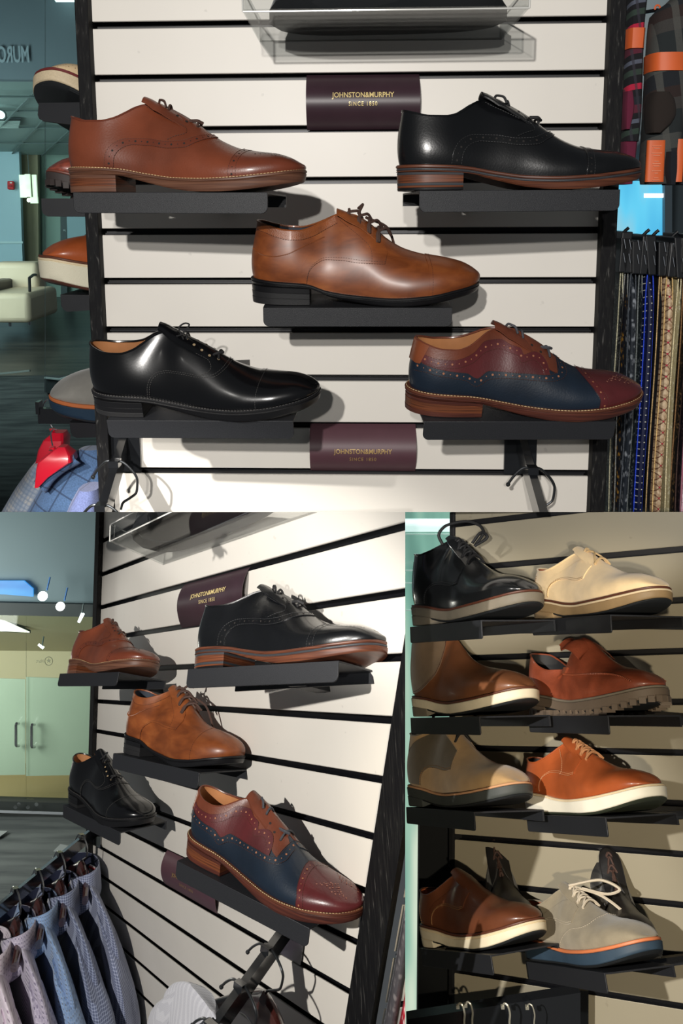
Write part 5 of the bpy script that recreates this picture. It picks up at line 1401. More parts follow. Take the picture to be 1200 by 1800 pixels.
# the same toes seen again, tiny, in the lower left picture
b_a, b_b = copy_tree(beige_sn), copy_tree(white_sn)
side_unit(2, (-.030, .10, -.150), 0, (-.30, -.2, -.80), 30, b_a, 'tiny beige sneaker toe behind the left post of the lower left picture', 'shoe', '', sc=.9)
side_unit(2, (-.030, .10, -.470), 0, (-.25, -.15, -.80), 30, b_b, 'tiny cognac sneaker toe with white sole behind the lower left post', 'shoe', '', sc=.9)
# rail that carries the red hangers
root = empty('hang_rail', Matrix.Translation(J(85, 735, .11)), 'short black rail carrying the red hangers', 'rail', bay=1)
mb = MB(); mb.hexa([J(x, y, d) for x in (74, 172) for d in (.104, .112) for y in (747, 721)]); local(mb, root).build('bar', GLOSS, root, smooth=False)
mb = MB(); mb.hexa([J(x, y, d) for x in (72, 78) for d in (.102, .114) for y in (730, 709)]); local(mb, root).build('end_stop', GLOSS, root, smooth=False)

# ------------------------------------------------------------------ what lies behind the shop fittings
def quad_slab(name, pts, t, m, parent=None, **kw):
    """four corners and a thickness vector"""
    mb = MB(); a = [Vector(p) for p in pts]; t = Vector(t); mb.add(a + [p + t for p in a], [(0, 1, 2, 3), (7, 6, 5, 4), (0, 4, 5, 1), (1, 5, 6, 2), (2, 6, 7, 3), (3, 7, 4, 0)])
    if parent: local(mb, parent)
    o = mb.build(name, m, parent, smooth=False)
    return tag(o, **kw) if kw else o
def dull(name, r, g, b_, **k): return mat(name, srgb(r, g, b_), k.pop('rough', .6), **k)
def holder(name, at, label=None, cat=None, bay=1, kind=None, group=None):
    return empty(name, Matrix.Translation(Vector(at)), label, cat, group, kind, bay)
TEAL = dull('soffit_teal', 98, 112, 118, var=.08, scale=3)
quad_slab('wall_front', [W(1, -0.8439, 0.9000, 0.3743), W(1, -0.3874, 0.9000, 0.3683), W(1, -0.4012, 0.9000, 0.0688), W(1, -0.8654, 0.9000, 0.0768)], (0, .02, 0), TEAL, kind='structure', bay=1)
vs, fs = text_verts('MURO', 1.0, bold=.02)
xs = fit_width([(-a, b_) for a, b_ in vs], 66, 28, 0, 34); q = to_wall(1, W(1, -0.7451, 0.8950, 0.1508))
mb = MB(); mb.add([W(1, q.x + a * .00155, .8935, q.z + c * .00155) for a, c in xs], fs)
o = mb.build('mirrored_lettering', dull('letter_teal', 140, 156, 162), smooth=False); tag(o, 'faint reversed lettering on the teal panel, far upper left', 'lettering', bay=1)
quad_slab('ceiling', [W(1, -0.9026, 0.9500, 0.0895), W(1, -0.4248, 0.9500, 0.0776), W(1, -0.8387, 1.8000, -0.0706), W(1, -1.5622, 1.8000, -0.0657)], (0, 0, .02), dull('ceiling_tile', 140, 162, 158, var=.06, scale=4), kind='structure', bay=1)
CB = dull('ceiling_bar', 84, 100, 98)
root = holder('trim_5', W(1, -0.8329, 1.2000, 0.0212), kind='structure')
lines = [(W(1, -0.9733, 1.0400, 0.0618), W(1, -0.4691, 1.0400, 0.0514)), (W(1, -1.0965, 1.2000, 0.0447), W(1, -0.5464, 1.2000, 0.0358)), (W(1, -1.2363, 1.3800, 0.0105), W(1, -0.6341, 1.3800, 0.0035)), (W(1, -1.3916, 1.5800, -0.0280), W(1, -0.7316, 1.5800, -0.0328)), (W(1, -1.4289, 1.7000, -0.0500), W(1, -0.6725, 0.9800, 0.0741)), (W(1, -1.3228, 1.7900, -0.0628), W(1, -0.5558, 0.9800, 0.0730)), (W(1, -1.1641, 1.7900, -0.0638), W(1, -0.4594, 1.0200, 0.0527))]
for a, c in lines:
    mb = MB(); mb.tube([a + Vector((0, -.01, -.012)), c + Vector((0, -.01, -.012))], .004, 5); local(mb, root).build('ceiling_bar', CB, root)
LAMP_W = mat('lamp_white', (1, 1, 1), .5, emit=(.85, 1, .97), estr=2.2)
root = holder('downlight', W(1, -0.9381, 1.1800, 0.0248), 'round recessed ceiling light at the far left', 'ceiling light')
c = W(1, -0.9381, 1.1800, 0.0248); mb = MB(); mb.disc(c + Vector((0, -.03, -.02)), (0, -.75, -.7), .017, 20); local(mb, root).build('lens', LAMP_W, root, smooth=False)
mb = MB(); mb.tube([c + Vector((.019 * math.cos(t), -.028 + .012 * math.sin(t), -.018 - .014 * math.sin(t))) for t in np.linspace(0, 2 * math.pi, 20)], .004, 6); local(mb, root).build('rim', CB, root)
root = holder('air_vent', W(1, -0.9937, 1.3000, 0.0093), 'dark slatted air vent in the lobby ceiling', 'vent')
p = [W(1, -1.0576, 1.3000, 0.0278), W(1, -0.9415, 1.3000, 0.0268), W(1, -1.0044, 1.3800, 0.0064), W(1, -1.1251, 1.3800, 0.0073)]
quad_slab('frame', [q + Vector((0, -.02, -.014)) for q in p], (0, 0, .006), dull('vent_dark', 34, 48, 50), root)
for k in np.linspace(.12, .88, 6):
    a, c = p[0].lerp(p[3], k), p[1].lerp(p[2], k); mb = MB(); mb.tube([a + Vector((0, -.024, -.02)), c + Vector((0, -.024, -.02))], .003, 4); local(mb, root).build('slat', dull('vent_slat', 140, 158, 152), root)
c = W(1, -0.5102, 0.8800, 0.3136); root = holder('ceiling_lamp', c, 'bright lamp at the top edge, left of the post', 'lamp')
mb = MB(); mb.hexa([c + Vector((sx * .035, dy, dz)) for sx in (-1, 1) for dy in (-.02, 0) for dz in (-.010, .02)]); local(mb, root).build('diffuser', LAMP_W, root, smooth=False)
mb = MB(); mb.hexa([c + Vector((sx * .045, dy, dz)) for sx in (-1, 1) for dy in (-.015, .01) for dz in (.02, .035)]); local(mb, root).build('housing', CB, root, smooth=False)
# back walls
quad_slab('wall_left_lobby', [W(1, -1.5210, 1.7500, -0.0242), W(1, -1.2566, 1.7500, -0.0261), W(1, -1.2767, 1.7500, -0.7184), W(1, -1.5711, 1.7500, -0.7179)], (0, .03, 0), dull('wall_blue_grey', 158, 190, 200), kind='structure', bay=1)
quad_slab('trim_6', [W(1, -1.5515, 1.7450, -0.4987), W(1, -1.2628, 1.7450, -0.4996), W(1, -1.2635, 1.7450, -0.5110), W(1, -1.5523, 1.7450, -0.5101)], (0, .004, 0), dull('trim_pale', 176, 204, 206), kind='structure', bay=1)
quad_slab('wall_back_lobby', [W(1, -1.3108, 1.8200, -0.0171), W(1, -1.2059, 1.8200, -0.0178), W(1, -1.2608, 1.8200, -1.1513), W(1, -1.3639, 1.8200, -1.1515)], (0, .03, 0), dull('wall_olive', 150, 142, 112), kind='structure', bay=1)
quad_slab('wall_right_lobby', [W(1, -1.2414, 1.8600, 0.0017), W(1, -0.8349, 1.8600, -0.0012), W(1, -0.8875, 1.8600, -1.1629), W(1, -1.3107, 1.8600, -1.1637)], (0, .03, 0), dull('wall_sea_green', 122, 150, 138), kind='structure', bay=1)
quad_slab('trim_7', [W(1, -1.1185, 1.8400, -0.3359), W(1, -1.0859, 1.8400, -0.3361), W(1, -1.1241, 1.8400, -1.1572), W(1, -1.1576, 1.8400, -1.1573)], (0, .01, 0), dull('pillar_dark', 44, 62, 64), kind='structure', bay=1)
root = holder('wall_poster', W(1, -1.0251, 1.8300, -0.4646), 'pale blue poster left of the post', 'poster')
quad_slab('panel', [W(1, -1.0841, 1.8350, -0.3536), W(1, -0.9423, 1.8350, -0.3542), W(1, -0.9529, 1.8350, -0.5710), W(1, -1.0898, 1.8350, -0.5707)], (0, .008, 0), dull('poster_blue', 134, 166, 174), root)
quad_slab('dark_picture', [W(1, -0.9939, 1.8320, -0.4707), W(1, -0.9465, 1.8320, -0.4709), W(1, -0.9505, 1.8320, -0.5531), W(1, -0.9980, 1.8320, -0.5530)], (0, .002, 0), dull('poster_dark', 40, 62, 64), root)
vs, fs = text_verts('M.', 1); vs = fit_width(vs, .0115, 0, 0); c = W(1, -1.0940, 1.8250, -0.4495); cw = to_wall(1, c)
mb = MB(); mb.add([W(1, cw.x + x, cw.y, cw.z + z) for x, z in vs], fs); tag(mb.build('pillar_lettering', dull('letter_pale', 190, 206, 204), smooth=False), 'pale letter M on the dark pillar', 'lettering', bay=1)
c = W(1, -1.0830, 1.8150, -0.5426); root = holder('round_sticker', c, 'round teal sticker with small lettering on the glass', 'sticker')
mb = MB(); mb.disc(c, (0, -1, 0), .0185 * 1.75, 32); mb.disc(c + Vector((0, .003, 0)), (0, 1, 0), .0185 * 1.75, 32); local(mb, root).build('disc', dull('sticker_teal', 62, 122, 130), root, smooth=False)
for body, w, dz in (('JOHNSTON', .034, .010), ('MURPHY', .030, -.004)):
    vs, fs = text_verts(body, 1, bold=.01); vs = fit_width([(-x, z) for x, z in vs], w, 0, dz, .009); mb = MB(); mb.add([c + Vector((x, -.002, z)) for x, z in vs], fs); local(mb, root).build('lettering', dull('letter_dark_teal', 34, 74, 82), root, smooth=False)
c = W(1, -1.2968, 1.7400, -0.2262); root = holder('fire_alarm', c, 'red fire alarm box on the blue grey wall', 'alarm')
mb = MB(); mb.box(c + Vector((0, -.012, 0)), (.030, .022, .040)); o = local(mb, root).build('box', dull('alarm_red', 196, 40, 44), root, smooth=False); bv = o.modifiers.new('bevel', 'BEVEL'); bv.width = .003
mb = MB(); mb.box(c + Vector((.004, -.0245, .010)), (.010, .003, .006)); local(mb, root).build('label_plate', dull('alarm_white', 230, 214, 210), root, smooth=False)
mb = MB(); mb.box(c + Vector((0, -.025, -.006)), (.018, .004, .010)); local(mb, root).build('pull_bar', dull('alarm_red_dark', 150, 26, 30), root, smooth=False)
# pendant lamp of glass plates
GLOW = mat('lamp_glass_glow', (.95, 1, .8), .4, emit=(.80, .95, .62), estr=.62); HOT = mat('lamp_bulb', (1, 1, .9), .4, emit=(1, 1, .80), estr=6)
c = W(1, -1.1906, 1.7200, -0.2332); root = holder('pendant_lamp', c, 'glowing glass plate pendant lamp beside the olive wall', 'lamp')
for x0, x1, y0, y1, d in ((36, 50, 308, 351, 1.72), (50, 61, 307, 350, 1.71), (61, 71, 308, 350, 1.72), (53, 69, 350, 362, 1.73)):
    a = to_wall(1, (W(1, -1.3379, 1.7200, -0.1524))); 
    X = lambda x: a.x + (x - 0) * .00262 * .96; Z = lambda y: a.z - (y - 300) * .00268 * .96
    mb = MB(); mb.hexa([W(1, X(x), d + dy, Z(y)) for x in (x0 + .6, x1 - .6) for dy in (0, .006) for y in (y1, y0)]); local(mb, root).build('glass_plate', GLOW, root, smooth=False)
for x, y, r in ((50, 332, .009), (61, 356, .010)):
    p = W(1, X(x), 1.69, Z(y)); mb = MB(); mb.disc(p, (0, -1, 0), r, 14); local(mb, root).build('bulb', HOT, root, smooth=False)
mb = MB(); mb.tube([W(1, X(54), 1.73, Z(308)), W(1, X(54), 1.73, Z(268))], .002, 5); local(mb, root).build('cord', CB, root)
# floor
FLOOR = node_mat('lobby_floor', lambda nt: (lambda n: ramp(nt, n.outputs['Fac'], [(.35, srgb(44, 46, 44)), (.65, srgb(70, 68, 62))]))((lambda n: (nt.links.new(coords(nt, (3, 26, 26)), n.inputs['Vector']), n)[1])(N(nt, 'ShaderNodeTexNoise', Scale=1.0, Detail=4.0))), .32)
CARPET = node_mat('carpet_grey', lambda nt: (lambda n: ramp(nt, n.outputs['Fac'], [(.35, srgb(46, 50, 50)), (.65, srgb(78, 82, 80))]))((lambda n: (nt.links.new(coords(nt, (8, 60, 60)), n.inputs['Vector']), n)[1])(N(nt, 'ShaderNodeTexNoise', Scale=1.0, Detail=5.0))), .95)
quad_slab('floor', [W(1, -1.7532, 1.9000, -0.7953), W(1, -0.8589, 1.9000, -0.7962), W(1, -0.4175, 0.9200, -0.9284), W(1, -0.9933, 0.9200, -0.9298)], (0, 0, -.02), FLOOR, kind='structure', bay=1)
quad_slab('floor_carpet', [W(1, -0.9759, 0.9000, -0.9070), W(1, -0.4074, 0.9000, -0.9057), W(1, -0.1604, 0.3400, -1.0994), W(1, -0.5505, 0.3400, -1.1030)], (0, 0, -.02), CARPET, kind='structure', bay=1)
quad_slab('trim_8', [W(1, -0.9642, 0.8850, -0.9079), W(1, -0.7051, 0.8850, -0.8817), W(1, -0.7055, 0.8850, -0.8876), W(1, -0.9648, 0.8850, -0.9158)], (0, .01, 0), dull('metal_strip', 150, 156, 150, rough=.3), kind='structure', bay=1)
quad_slab('trim_9', [W(1, -0.6031, 0.8000, -0.8804), W(1, -0.3976, 0.8000, -0.8874), W(1, -0.4006, 0.8000, -0.9510), W(1, -0.6059, 0.8000, -0.9292)], (0, .03, 0), dull('door_rail_dark', 30, 38, 40), kind='structure', bay=1)
mb = MB(); mb.tube([W(1, -0.6000, 0.7950, -0.8788), W(1, -0.5526, 0.7950, -0.8842), W(1, -0.4976, 0.8000, -0.8690)], .004, 6); tag(mb.build('trim_10', dull('metal_edge', 150, 160, 158, rough=.3)), kind='structure', bay=1)
# armchair
CH = mat('chair_cream_leather', srgb(232, 208, 178), .5, var=.06, scale=8); CHD = mat('chair_black_arm', (.012, .012, .013), .4)
a = to_wall(1, W(1, -1.1144, 1.3500, -0.6596)); KX = (to_wall(1, W(1, -0.8697, 1.3500, -0.6600)).x - a.x) / 100; KZ = (to_wall(1, W(1, -1.1307, 1.3500, -0.9062)).z - a.z) / 100
CP = lambda x, y, d: W(1, a.x + x * KX, d, a.z + (y - 500) * KZ)
root = holder('armchair', CP(40, 565, 1.35), 'cream leather armchair with black arms in the lobby', 'armchair')
def cushion(nm, p0, p1, y_, rad, m=CH):
    mb = MB(); x0, z0 = p0; x1, z1 = p1; rows = []
    for u in np.linspace(0, 1, 9):
        rows.append([])
    mb.hexa([CP(x, z, d) for x in (x0, x1) for d in y_ for z in (z1, z0)]); o = local(mb, root).build(nm, m, root, smooth=True, sharp=80)
    bv = o.modifiers.new('bevel', 'BEVEL'); bv.width = rad; bv.segments = 4
cushion('backrest', (-30, 464), (54, 545), (1.40, 1.47), .024); cushion('seat', (6, 507), (84, 556), (1.22, 1.42), .022)
cushion('armrest', (-14, 492), (8, 555), (1.22, 1.44), .01, CHD)
mb = MB(); mb.tube([CP(51, 486, 1.40), CP(62, 483, 1.34), (CP(76, 484, 1.26)), CP(78, 506, 1.25)], .006, 8); local(mb, root).build('armrest', CHD, root)
for x, y in ((16, 556), (77, 548), (44, 550)):
    mb = MB(); mb.tube([CP(x, y - 3, 1.24), CP(x, y + 13, 1.24)], .006, 8); local(mb, root).build('leg', STEEL, root)
# glass pane in front of the lobby
GLASS = clear_mat('shop_glass', (.80, .90, .90), .25, .0)
root = holder('window_1', W(1, -0.3465, 0.3000, -0.4445), kind='structure')
quad_slab('pane', [W(1, -0.4395, 0.3000, 0.1272), W(1, -0.2421, 0.3000, 0.1245), W(1, -0.3131, 0.3000, -1.1012), W(1, -0.5322, 0.3000, -1.1033)], (0, .006, 0), GLASS, root)
quad_slab('pane', [W(1, -0.2414, 0.3000, 0.1245), W(1, -0.1044, 0.3000, 0.1227), W(1, -0.1551, 0.3000, -1.0996), W(1, -0.3123, 0.3000, -1.1012)], (0, .006, 0), GLASS, root)
area('lobby_fill', W(1, -1.6993, 1.0000, -0.2632), W(1, -0.9984, 1.5000, -0.4750), 14, .7, .7, (.92, 1, .97))  # added light out of view, brightens the lobby
area('lobby_fill_front', W(1, -0.9765, 0.5000, -0.2453), W(1, -0.6938, 0.9500, -0.2707), 8, .5, .5, (.92, 1, 1))  # second added light out of view, lifts the teal soffit

# right of the shelves: dark wall, bright window
quad_slab('wall_side', [W(1, 0.8443, 0.2200, -0.4183), W(1, 1.1145, 0.2200, -0.4191), W(1, 1.1537, 0.2200, -1.0313), W(1, 0.8685, 0.2200, -1.0341)], (0, .02, 0), mat('wall_dark', (.01, .011, .013), .7), kind='structure', bay=1)
quad_slab('wall_side_upper', [W(1, 1.0032, 0.6200, 0.2318), W(1, 1.3655, 0.6200, 0.2270), W(1, 1.3982, 0.6200, -0.2837), W(1, 1.0234, 0.6200, -0.2816)], (0, .02, 0), dull('wall_slate', 150, 166, 172), kind='structure', bay=1)
def daylight(name, stops, estr, sc=(9, 9, .9)):
    if name in MATS: return MATS[name]
    m, nt, b = new_mat(name)
    n = N(nt, 'ShaderNodeTexNoise', Scale=1.0, Detail=2.0); nt.links.new(coords(nt, sc), n.inputs['Vector'])
    c = ramp(nt, n.outputs['Fac'], stops); nt.links.new(c, b.inputs['Emission Color']); b.inputs['Emission Strength'].default_value = estr; b.inputs['Base Color'].default_value = (.02, .02, .02, 1)
    MATS[name] = m
    return m
SKYW = daylight('daylight_blue', [(.3, srgb(40, 150, 205)), (.5, srgb(96, 196, 230)), (.62, srgb(150, 190, 200)), (.72, srgb(226, 246, 250))], 1.15)
root = holder('window_2', W(1, 1.1508, 0.6000, -0.3474), kind='structure')
quad_slab('daylight_pane', [W(1, 1.0140, 0.6000, -0.2766), W(1, 1.2036, 0.6000, -0.2777), W(1, 1.2128, 0.6000, -0.4547), W(1, 1.0210, 0.6000, -0.4541)], (0, .01, 0), SKYW, root)
quad_slab('glint_bar', [W(1, 1.1492, 0.5950, -0.3102), W(1, 1.2023, 0.5950, -0.3105), W(1, 1.2029, 0.5950, -0.3209), W(1, 1.1497, 0.5950, -0.3206)], (0, .004, 0), mat('pane_glint', (1, 1, 1), .4, emit=(1, 1, .98), estr=1.1), root)  # glint on the pane put in as a glowing white strip
quad_slab('mullion', [W(1, 1.1975, 0.5900, -0.2752), W(1, 1.2165, 0.5900, -0.2753), W(1, 1.2261, 0.5900, -0.4539), W(1, 1.2068, 0.5900, -0.4539)], (0, .02, 0), dull('mullion_grey', 110, 128, 140), root)
quad_slab('side_pane', [W(1, 1.2226, 0.6000, -0.2748), W(1, 1.3831, 0.6000, -0.2757), W(1, 1.3946, 0.6000, -0.4552), W(1, 1.2322, 0.6000, -0.4547)], (0, .01, 0), dull('pane_dark', 26, 44, 52), root)

# ---- lower left picture: glass doors across the hall
DOORY = 8.0
HALL = dull('hall_soffit', 92, 112, 116, var=.08, scale=.8)
quad_slab('wall_hall', [Vector((-3.7763, 7.9500, 0.7050)), Vector((-1.8384, 7.9500, 0.7050)), Vector((-1.8384, 7.9500, -0.2987)), Vector((-3.7763, 7.9500, -0.2689))], (0, .1, 0), HALL, kind='structure', bay=2)
quad_slab('trim_11', [Vector((-3.7525, 7.9000, -0.2578)), Vector((-1.8269, 7.9000, -0.2973)), Vector((-1.8269, 7.9000, -0.4059)), Vector((-3.7525, 7.9000, -0.3664))], (0, .12, 0), dull('header_dark', 34, 44, 44), kind='structure', bay=2)
root = holder('sky_reflection', Vector((-2.8638, 7.9000, -0.1491)), kind='structure', bay=2)  # glowing panes put in for the sky reflected on the soffit
quad_slab('reflection_pane', [Vector((-3.2588, 7.9000, -0.0849)), Vector((-2.7551, 7.9000, -0.0849)), Vector((-2.6761, 7.9000, -0.1541)), Vector((-2.6761, 7.9000, -0.2232)), ][:4], (0, .02, 0), daylight('reflection_blue', [(.3, srgb(30, 120, 210)), (.6, srgb(70, 170, 240))], 1.0, (2, 2, 6)), root)
quad_slab('reflection_pane', [Vector((-3.2596, 7.9020, -0.0853)), Vector((-2.6768, 7.9020, -0.2236)), Vector((-2.9237, 7.9020, -0.2039)), Vector((-3.2596, 7.9020, -0.1989))], (0, .02, 0), MATS['reflection_blue'], root)
GLOBE = mat('globe_white', (1, 1, 1), .4, emit=(.95, 1, 1), estr=3.2)
for i, (c, r) in enumerate(((Vector((-2.5266, 7.7000, -0.1747)), .041), (Vector((-2.3774, 7.7000, -0.2614)), .038))):
    root = holder('globe_lamp', c, ('left' if i == 0 else 'right') + ' of the two round white lamps above the glass doors', 'lamp', 2, group='round hall lamps')
    mb = MB()
    for k in range(8):
        mb.grid([[c + Vector((math.sin(q) * math.cos(u), math.sin(q) * math.sin(u), math.cos(q))) * r for q in (math.pi * k / 8, math.pi * (k + 1) / 8)] for u in np.linspace(0, 2 * math.pi, 17)])
    local(mb, root).build('globe', GLOBE, root)
    mb = MB(); mb.tube([c + Vector((.02, .05, r)), c + Vector((.03, .1, r + .10))], .008, 6); local(mb, root).build('stem', dull('stem_blue', 70, 120, 180), root)
for c, d, lab in ((Vector((-2.2327, 7.8000, -0.3817)), Vector((.018, 0, .038)), 'small tilted spotlight right of the globe lamps'), (Vector((-2.9700, 9.0000, -0.9525)), Vector((.026, 0, -.018)), 'small spotlight seen through the right glass door')):
    root = holder('spotlight', c, lab, 'lamp', 2)
    mb = MB(); mb.tube([c - d, c + d], [.012, .016], 10); local(mb, root).build('head', LAMP_W, root)
    mb = MB(); mb.tube([c + d * .4, c + d * .4 + Vector((.01, .02, .10))], .008, 6); local(mb, root).build('bracket', CB, root)
# room behind the doors
quad_slab('wall_back_room', [Vector((-5.2500, 10.5000, -1.3875)), Vector((-2.2312, 10.5000, -1.4138)), Vector((-2.2312, 10.5000, -2.7328)), Vector((-5.2500, 10.5000, -2.7328))], (0, .1, 0), dull('room_wall_olive', 214, 208, 178), kind='structure', bay=2)
quad_slab('ceiling_room', [Vector((-4.1250, 8.2500, -0.4491)), Vector((-1.8562, 8.2500, -0.4800)), Vector((-2.3625, 10.5000, -1.4269)), Vector((-5.2500, 10.5000, -1.4006))], (0, 0, .05), dull('room_ceiling', 178, 176, 152), kind='structure', bay=2)
quad_slab('floor_room', [Vector((-5.2500, 10.5000, -2.7131)), Vector((-2.2312, 10.5000, -2.7131)), Vector((-1.7170, 8.0800, -2.1158)), Vector((-4.0400, 8.0800, -2.1158))], (0, 0, -.05), dull('room_floor', 180, 164, 118), kind='structure', bay=2)
root = holder('ceiling_panel', Vector((-3.1625, 8.8000, -0.7000)), 'long fluorescent ceiling panel seen through the left glass door', 'ceiling light', 2)
quad_slab('diffuser', [Vector((-3.5062, 8.5000, -0.5081)), Vector((-3.1769, 8.5000, -0.5719)), Vector((-3.0483, 8.9000, -0.7917)), Vector((-3.6713, 8.9000, -0.7584))], (0, 0, .01), mat('fluorescent', (1, 1, 1), .4, emit=(1, 1, .86), estr=1.3), root)
quad_slab('frame', [Vector((-3.5145, 8.5200, -0.5075)), Vector((-3.1737, 8.5200, -0.5714)), Vector((-3.0440, 8.9200, -0.8025)), Vector((-3.6795, 8.9200, -0.7746))], (0, 0, .03), CB, root)
FROST = dull('frosted_film', 184, 196, 182, rough=.5, var=.05, scale=.9)
DGL = clear_mat('door_glass', (.93, .965, .93), .2, .0)
for i, (x0, x1) in enumerate(((-70, 44.4), (45.6, 166))):
    root = empty('door_%d' % (i + 1), Matrix.Translation(Vector((-2.7750, 8.0000, -1.2000))), kind='structure', bay=2)
    P = lambda x, y, d: Vector(((x - 600) / 1600 * d, d, 1.5 - (y - 700) / 1600 * d))
    quad_slab('glass', [P(x0, 1078, 8.0), P(x1, 1080, 8.0), P(x1, 1410, 8.0), P(x0, 1405, 8.0)], (0, .02, 0), DGL, root)
    quad_slab('frosted_film', [P(x0, 1190, 8.03), P(x1, 1194, 8.03), P(x1, 1362, 8.03), P(x0, 1364, 8.03)], (0, .006, 0), FROST, root)
    hx = 28 if i == 0 else 55.5; y0, y1 = (1272, 1311) if i == 0 else (1274, 1313)
    mb = MB(); mb.tube([P(hx + 5, y0, 7.99), P(hx + 1, y0, 7.93), P(hx, y0 + 2, 7.92), P(hx, y1 - 2, 7.92), P(hx + 1, y1, 7.93), P(hx + 5, y1, 7.99)], .013, 8); local(mb, root).build('handle', STEEL, root)
    for k, bx in enumerate((27, 33) if i == 0 else (49, 64)):
        mb = MB(); mb.disc(P(bx, 1419 if k == 0 else 1414, 7.88), (0, -1, 0), .017, 10); local(mb, root).build('pivot_bolt', STEEL, root, smooth=False)
c = Vector((-2.5677, 7.9850, -0.8057)); root = holder('door_emblem', c, 'round emblem with a reversed word on the right glass door', 'emblem', 2)
INK = dull('emblem_grey', 120, 122, 96)
mb = MB(); mb.tube([c + Vector((.034 * math.cos(t), 0, .037 * math.sin(t))) for t in np.linspace(0, 2 * math.pi, 33)], .0035, 5); local(mb, root).build('ring', INK, root)
star = [(.022 * math.sin(k * math.pi / 5) * (1 if k % 2 == 0 else .42), .022 * math.cos(k * math.pi / 5) * (1 if k % 2 == 0 else .42) + .002) for k in range(10)]
mb = MB(); mb.prism(star, (0, .003, 0), c, (1, 0, 0), (0, 0, 1)); local(mb, root).build('star', INK, root, smooth=False)
vs, fs = text_verts('Hart', 1, bold=.01); vs = fit_width([(-x, z) for x, z in vs], .062, -.077, 0, .030); mb = MB(); mb.add([c + Vector((x, 0, z)) for x, z in vs], fs); local(mb, root).build('reversed_lettering', INK, root, smooth=False)
quad_slab('trim_12', [Vector((-3.7763, 7.9500, -1.9980)), Vector((-1.9875, 7.9500, -2.0477)), Vector((-1.9875, 7.9500, -2.1272)), Vector((-3.7763, 7.9500, -2.0874))], (0, .1, 0), dull('kerb_dark', 40, 44, 42), kind='structure', bay=2)
quad_slab('trim_13', [Vector((-3.7525, 7.9000, -2.0599)), Vector((-1.9750, 7.9000, -2.1143)), Vector((-1.9750, 7.9000, -2.1291)), Vector((-3.7525, 7.9000, -2.0748))], (0, .02, 0), dull('kerb_metal', 150, 152, 156, rough=.3), kind='structure', bay=2)
quad_slab('floor_hall', [Vector((-5.5, 8.2, -2.13)), Vector((-1.6, 8.2, -2.16)), Vector((-.9, 3.9, -2.13)), Vector((-5.5, 3.9, -2.13))], (0, 0, -.05), node_mat('hall_carpet', lambda nt: (lambda n: ramp(nt, n.outputs['Fac'], [(.38, srgb(62, 66, 66)), (.62, srgb(92, 96, 94))]))((lambda n: (nt.links.new(coords(nt, (1.2, 9, 9)), n.inputs['Vector']), n)[1])(N(nt, 'ShaderNodeTexNoise', Scale=1.0, Detail=6.0))), .95), kind='structure', bay=2)
TILE = dull('carpet_tile_light', 136, 140, 138, rough=.95)
for i, p in enumerate(([(-20, 1460), (14, 1461), (-2, 1472), (-34, 1471)], [(106, 1484), (126, 1488), (116, 1498), (94, 1496)])):
    q = []
    for x, y in p:
        d = (1.5 + 2.12) * 1600 / (y - 700); q.append(Vector(((x - 600) / 1600 * d, d, -2.118)))
    quad_slab('carpet_tile', q, (0, 0, -.008), TILE, label=('light grey carpet tile at the left edge of the hall floor', 'light grey carpet tile just above the display arm')[i], cat='carpet tile', bay=2)
area('hall_fill', Vector((-4.0800, 6.4000, -0.4200)), Vector((-2.7000, 8.0000, -1.2500)), 84, 1.5, 1.5, (.95, 1, .95))  # unseen light added to brighten the hall and its doors
area('room_fill', Vector((-5.8650, 9.2000, -1.3750)), Vector((-3.2400, 9.6000, -1.5000)), 36, .9, .5, (1, 1, .9))  # unseen light added for the room behind the doors

# right of bay two: slat wall beyond the post and a tie
slat_wall('wall_beyond', 2, .790, .98, 0, 18, SLAT, fn=lambda x, y, z: W(2, .792 + (x - .79) * .42, .012 + (x - .79) * .62 + y, z))
for i, (xa, xb, m, ec, lab) in enumerate(((.797, .814, silk('tie_grey_paisley', srgb(74, 72, 76), srgb(120, 116, 118), 130), srgb(90, 90, 94), 'grey paisley tie right of the post in the lower left picture'), (.815, .834, silk('tie_red', srgb(150, 22, 40), srgb(210, 190, 190), 110), srgb(120, 20, 32), 'red patterned tie right of the post in the lower left picture'))):
    root = holder('necktie', W(2, (xa + xb) / 2, .03, -.6), lab, 'tie', 2, group='neckties beyond the post')
    rows = []
    for z in np.linspace(-.5, -1.3, 26):
        k = (-.5 - z); w = (xb - xa) / 2 * (.6 + .9 * min(1, max(0, k))); c_ = (xa + xb) / 2
        rows.append([W(2, c_ + w * math.cos(t), .004 - .010 * math.sin(t), z) for t in np.linspace(0, 2 * math.pi, 17)])
    mb = MB(); mb.grid(rows); local(mb, root).build('silk', m, root)
    mb = MB(); mb.tube([r[8] for r in rows], .0015, 5); local(mb, root).build('edge_seam', THR('beyond%d' % i, ec), root)

# ---- lower right picture: posts, glass, rail
post('trim_14', 3, -.014, .0, -.004, .03, -.98, .20, POST_PLAIN)
quad_slab('trim_15', [W(3, -0.2172, 0.0600, -0.3508), W(3, -0.0968, 0.0600, -0.3501), W(3, -0.0944, 0.0600, -0.9080), W(3, -0.2231, 0.0600, -0.9220)], (0, .03, 0), mat('column_black', (.008, .009, .010), .6), kind='structure', bay=3)
MINT = daylight('daylight_mint', [(.30, srgb(96, 140, 128)), (.5, srgb(134, 186, 168)), (.62, srgb(168, 208, 186)), (.76, srgb(224, 240, 216))], .85, (16, 16, 2.2))
root = holder('window_4', W(3, -0.7815, 0.4200, -0.2582), kind='structure', bay=3)
quad_slab('daylight_pane', [W(3, -0.9333, 0.4200, 0.1254), W(3, -0.6567, 0.4200, 0.1064), W(3, -0.6521, 0.4200, -0.9936), W(3, -0.9295, 0.4200, -1.0239)], (0, .01, 0), MINT, root)
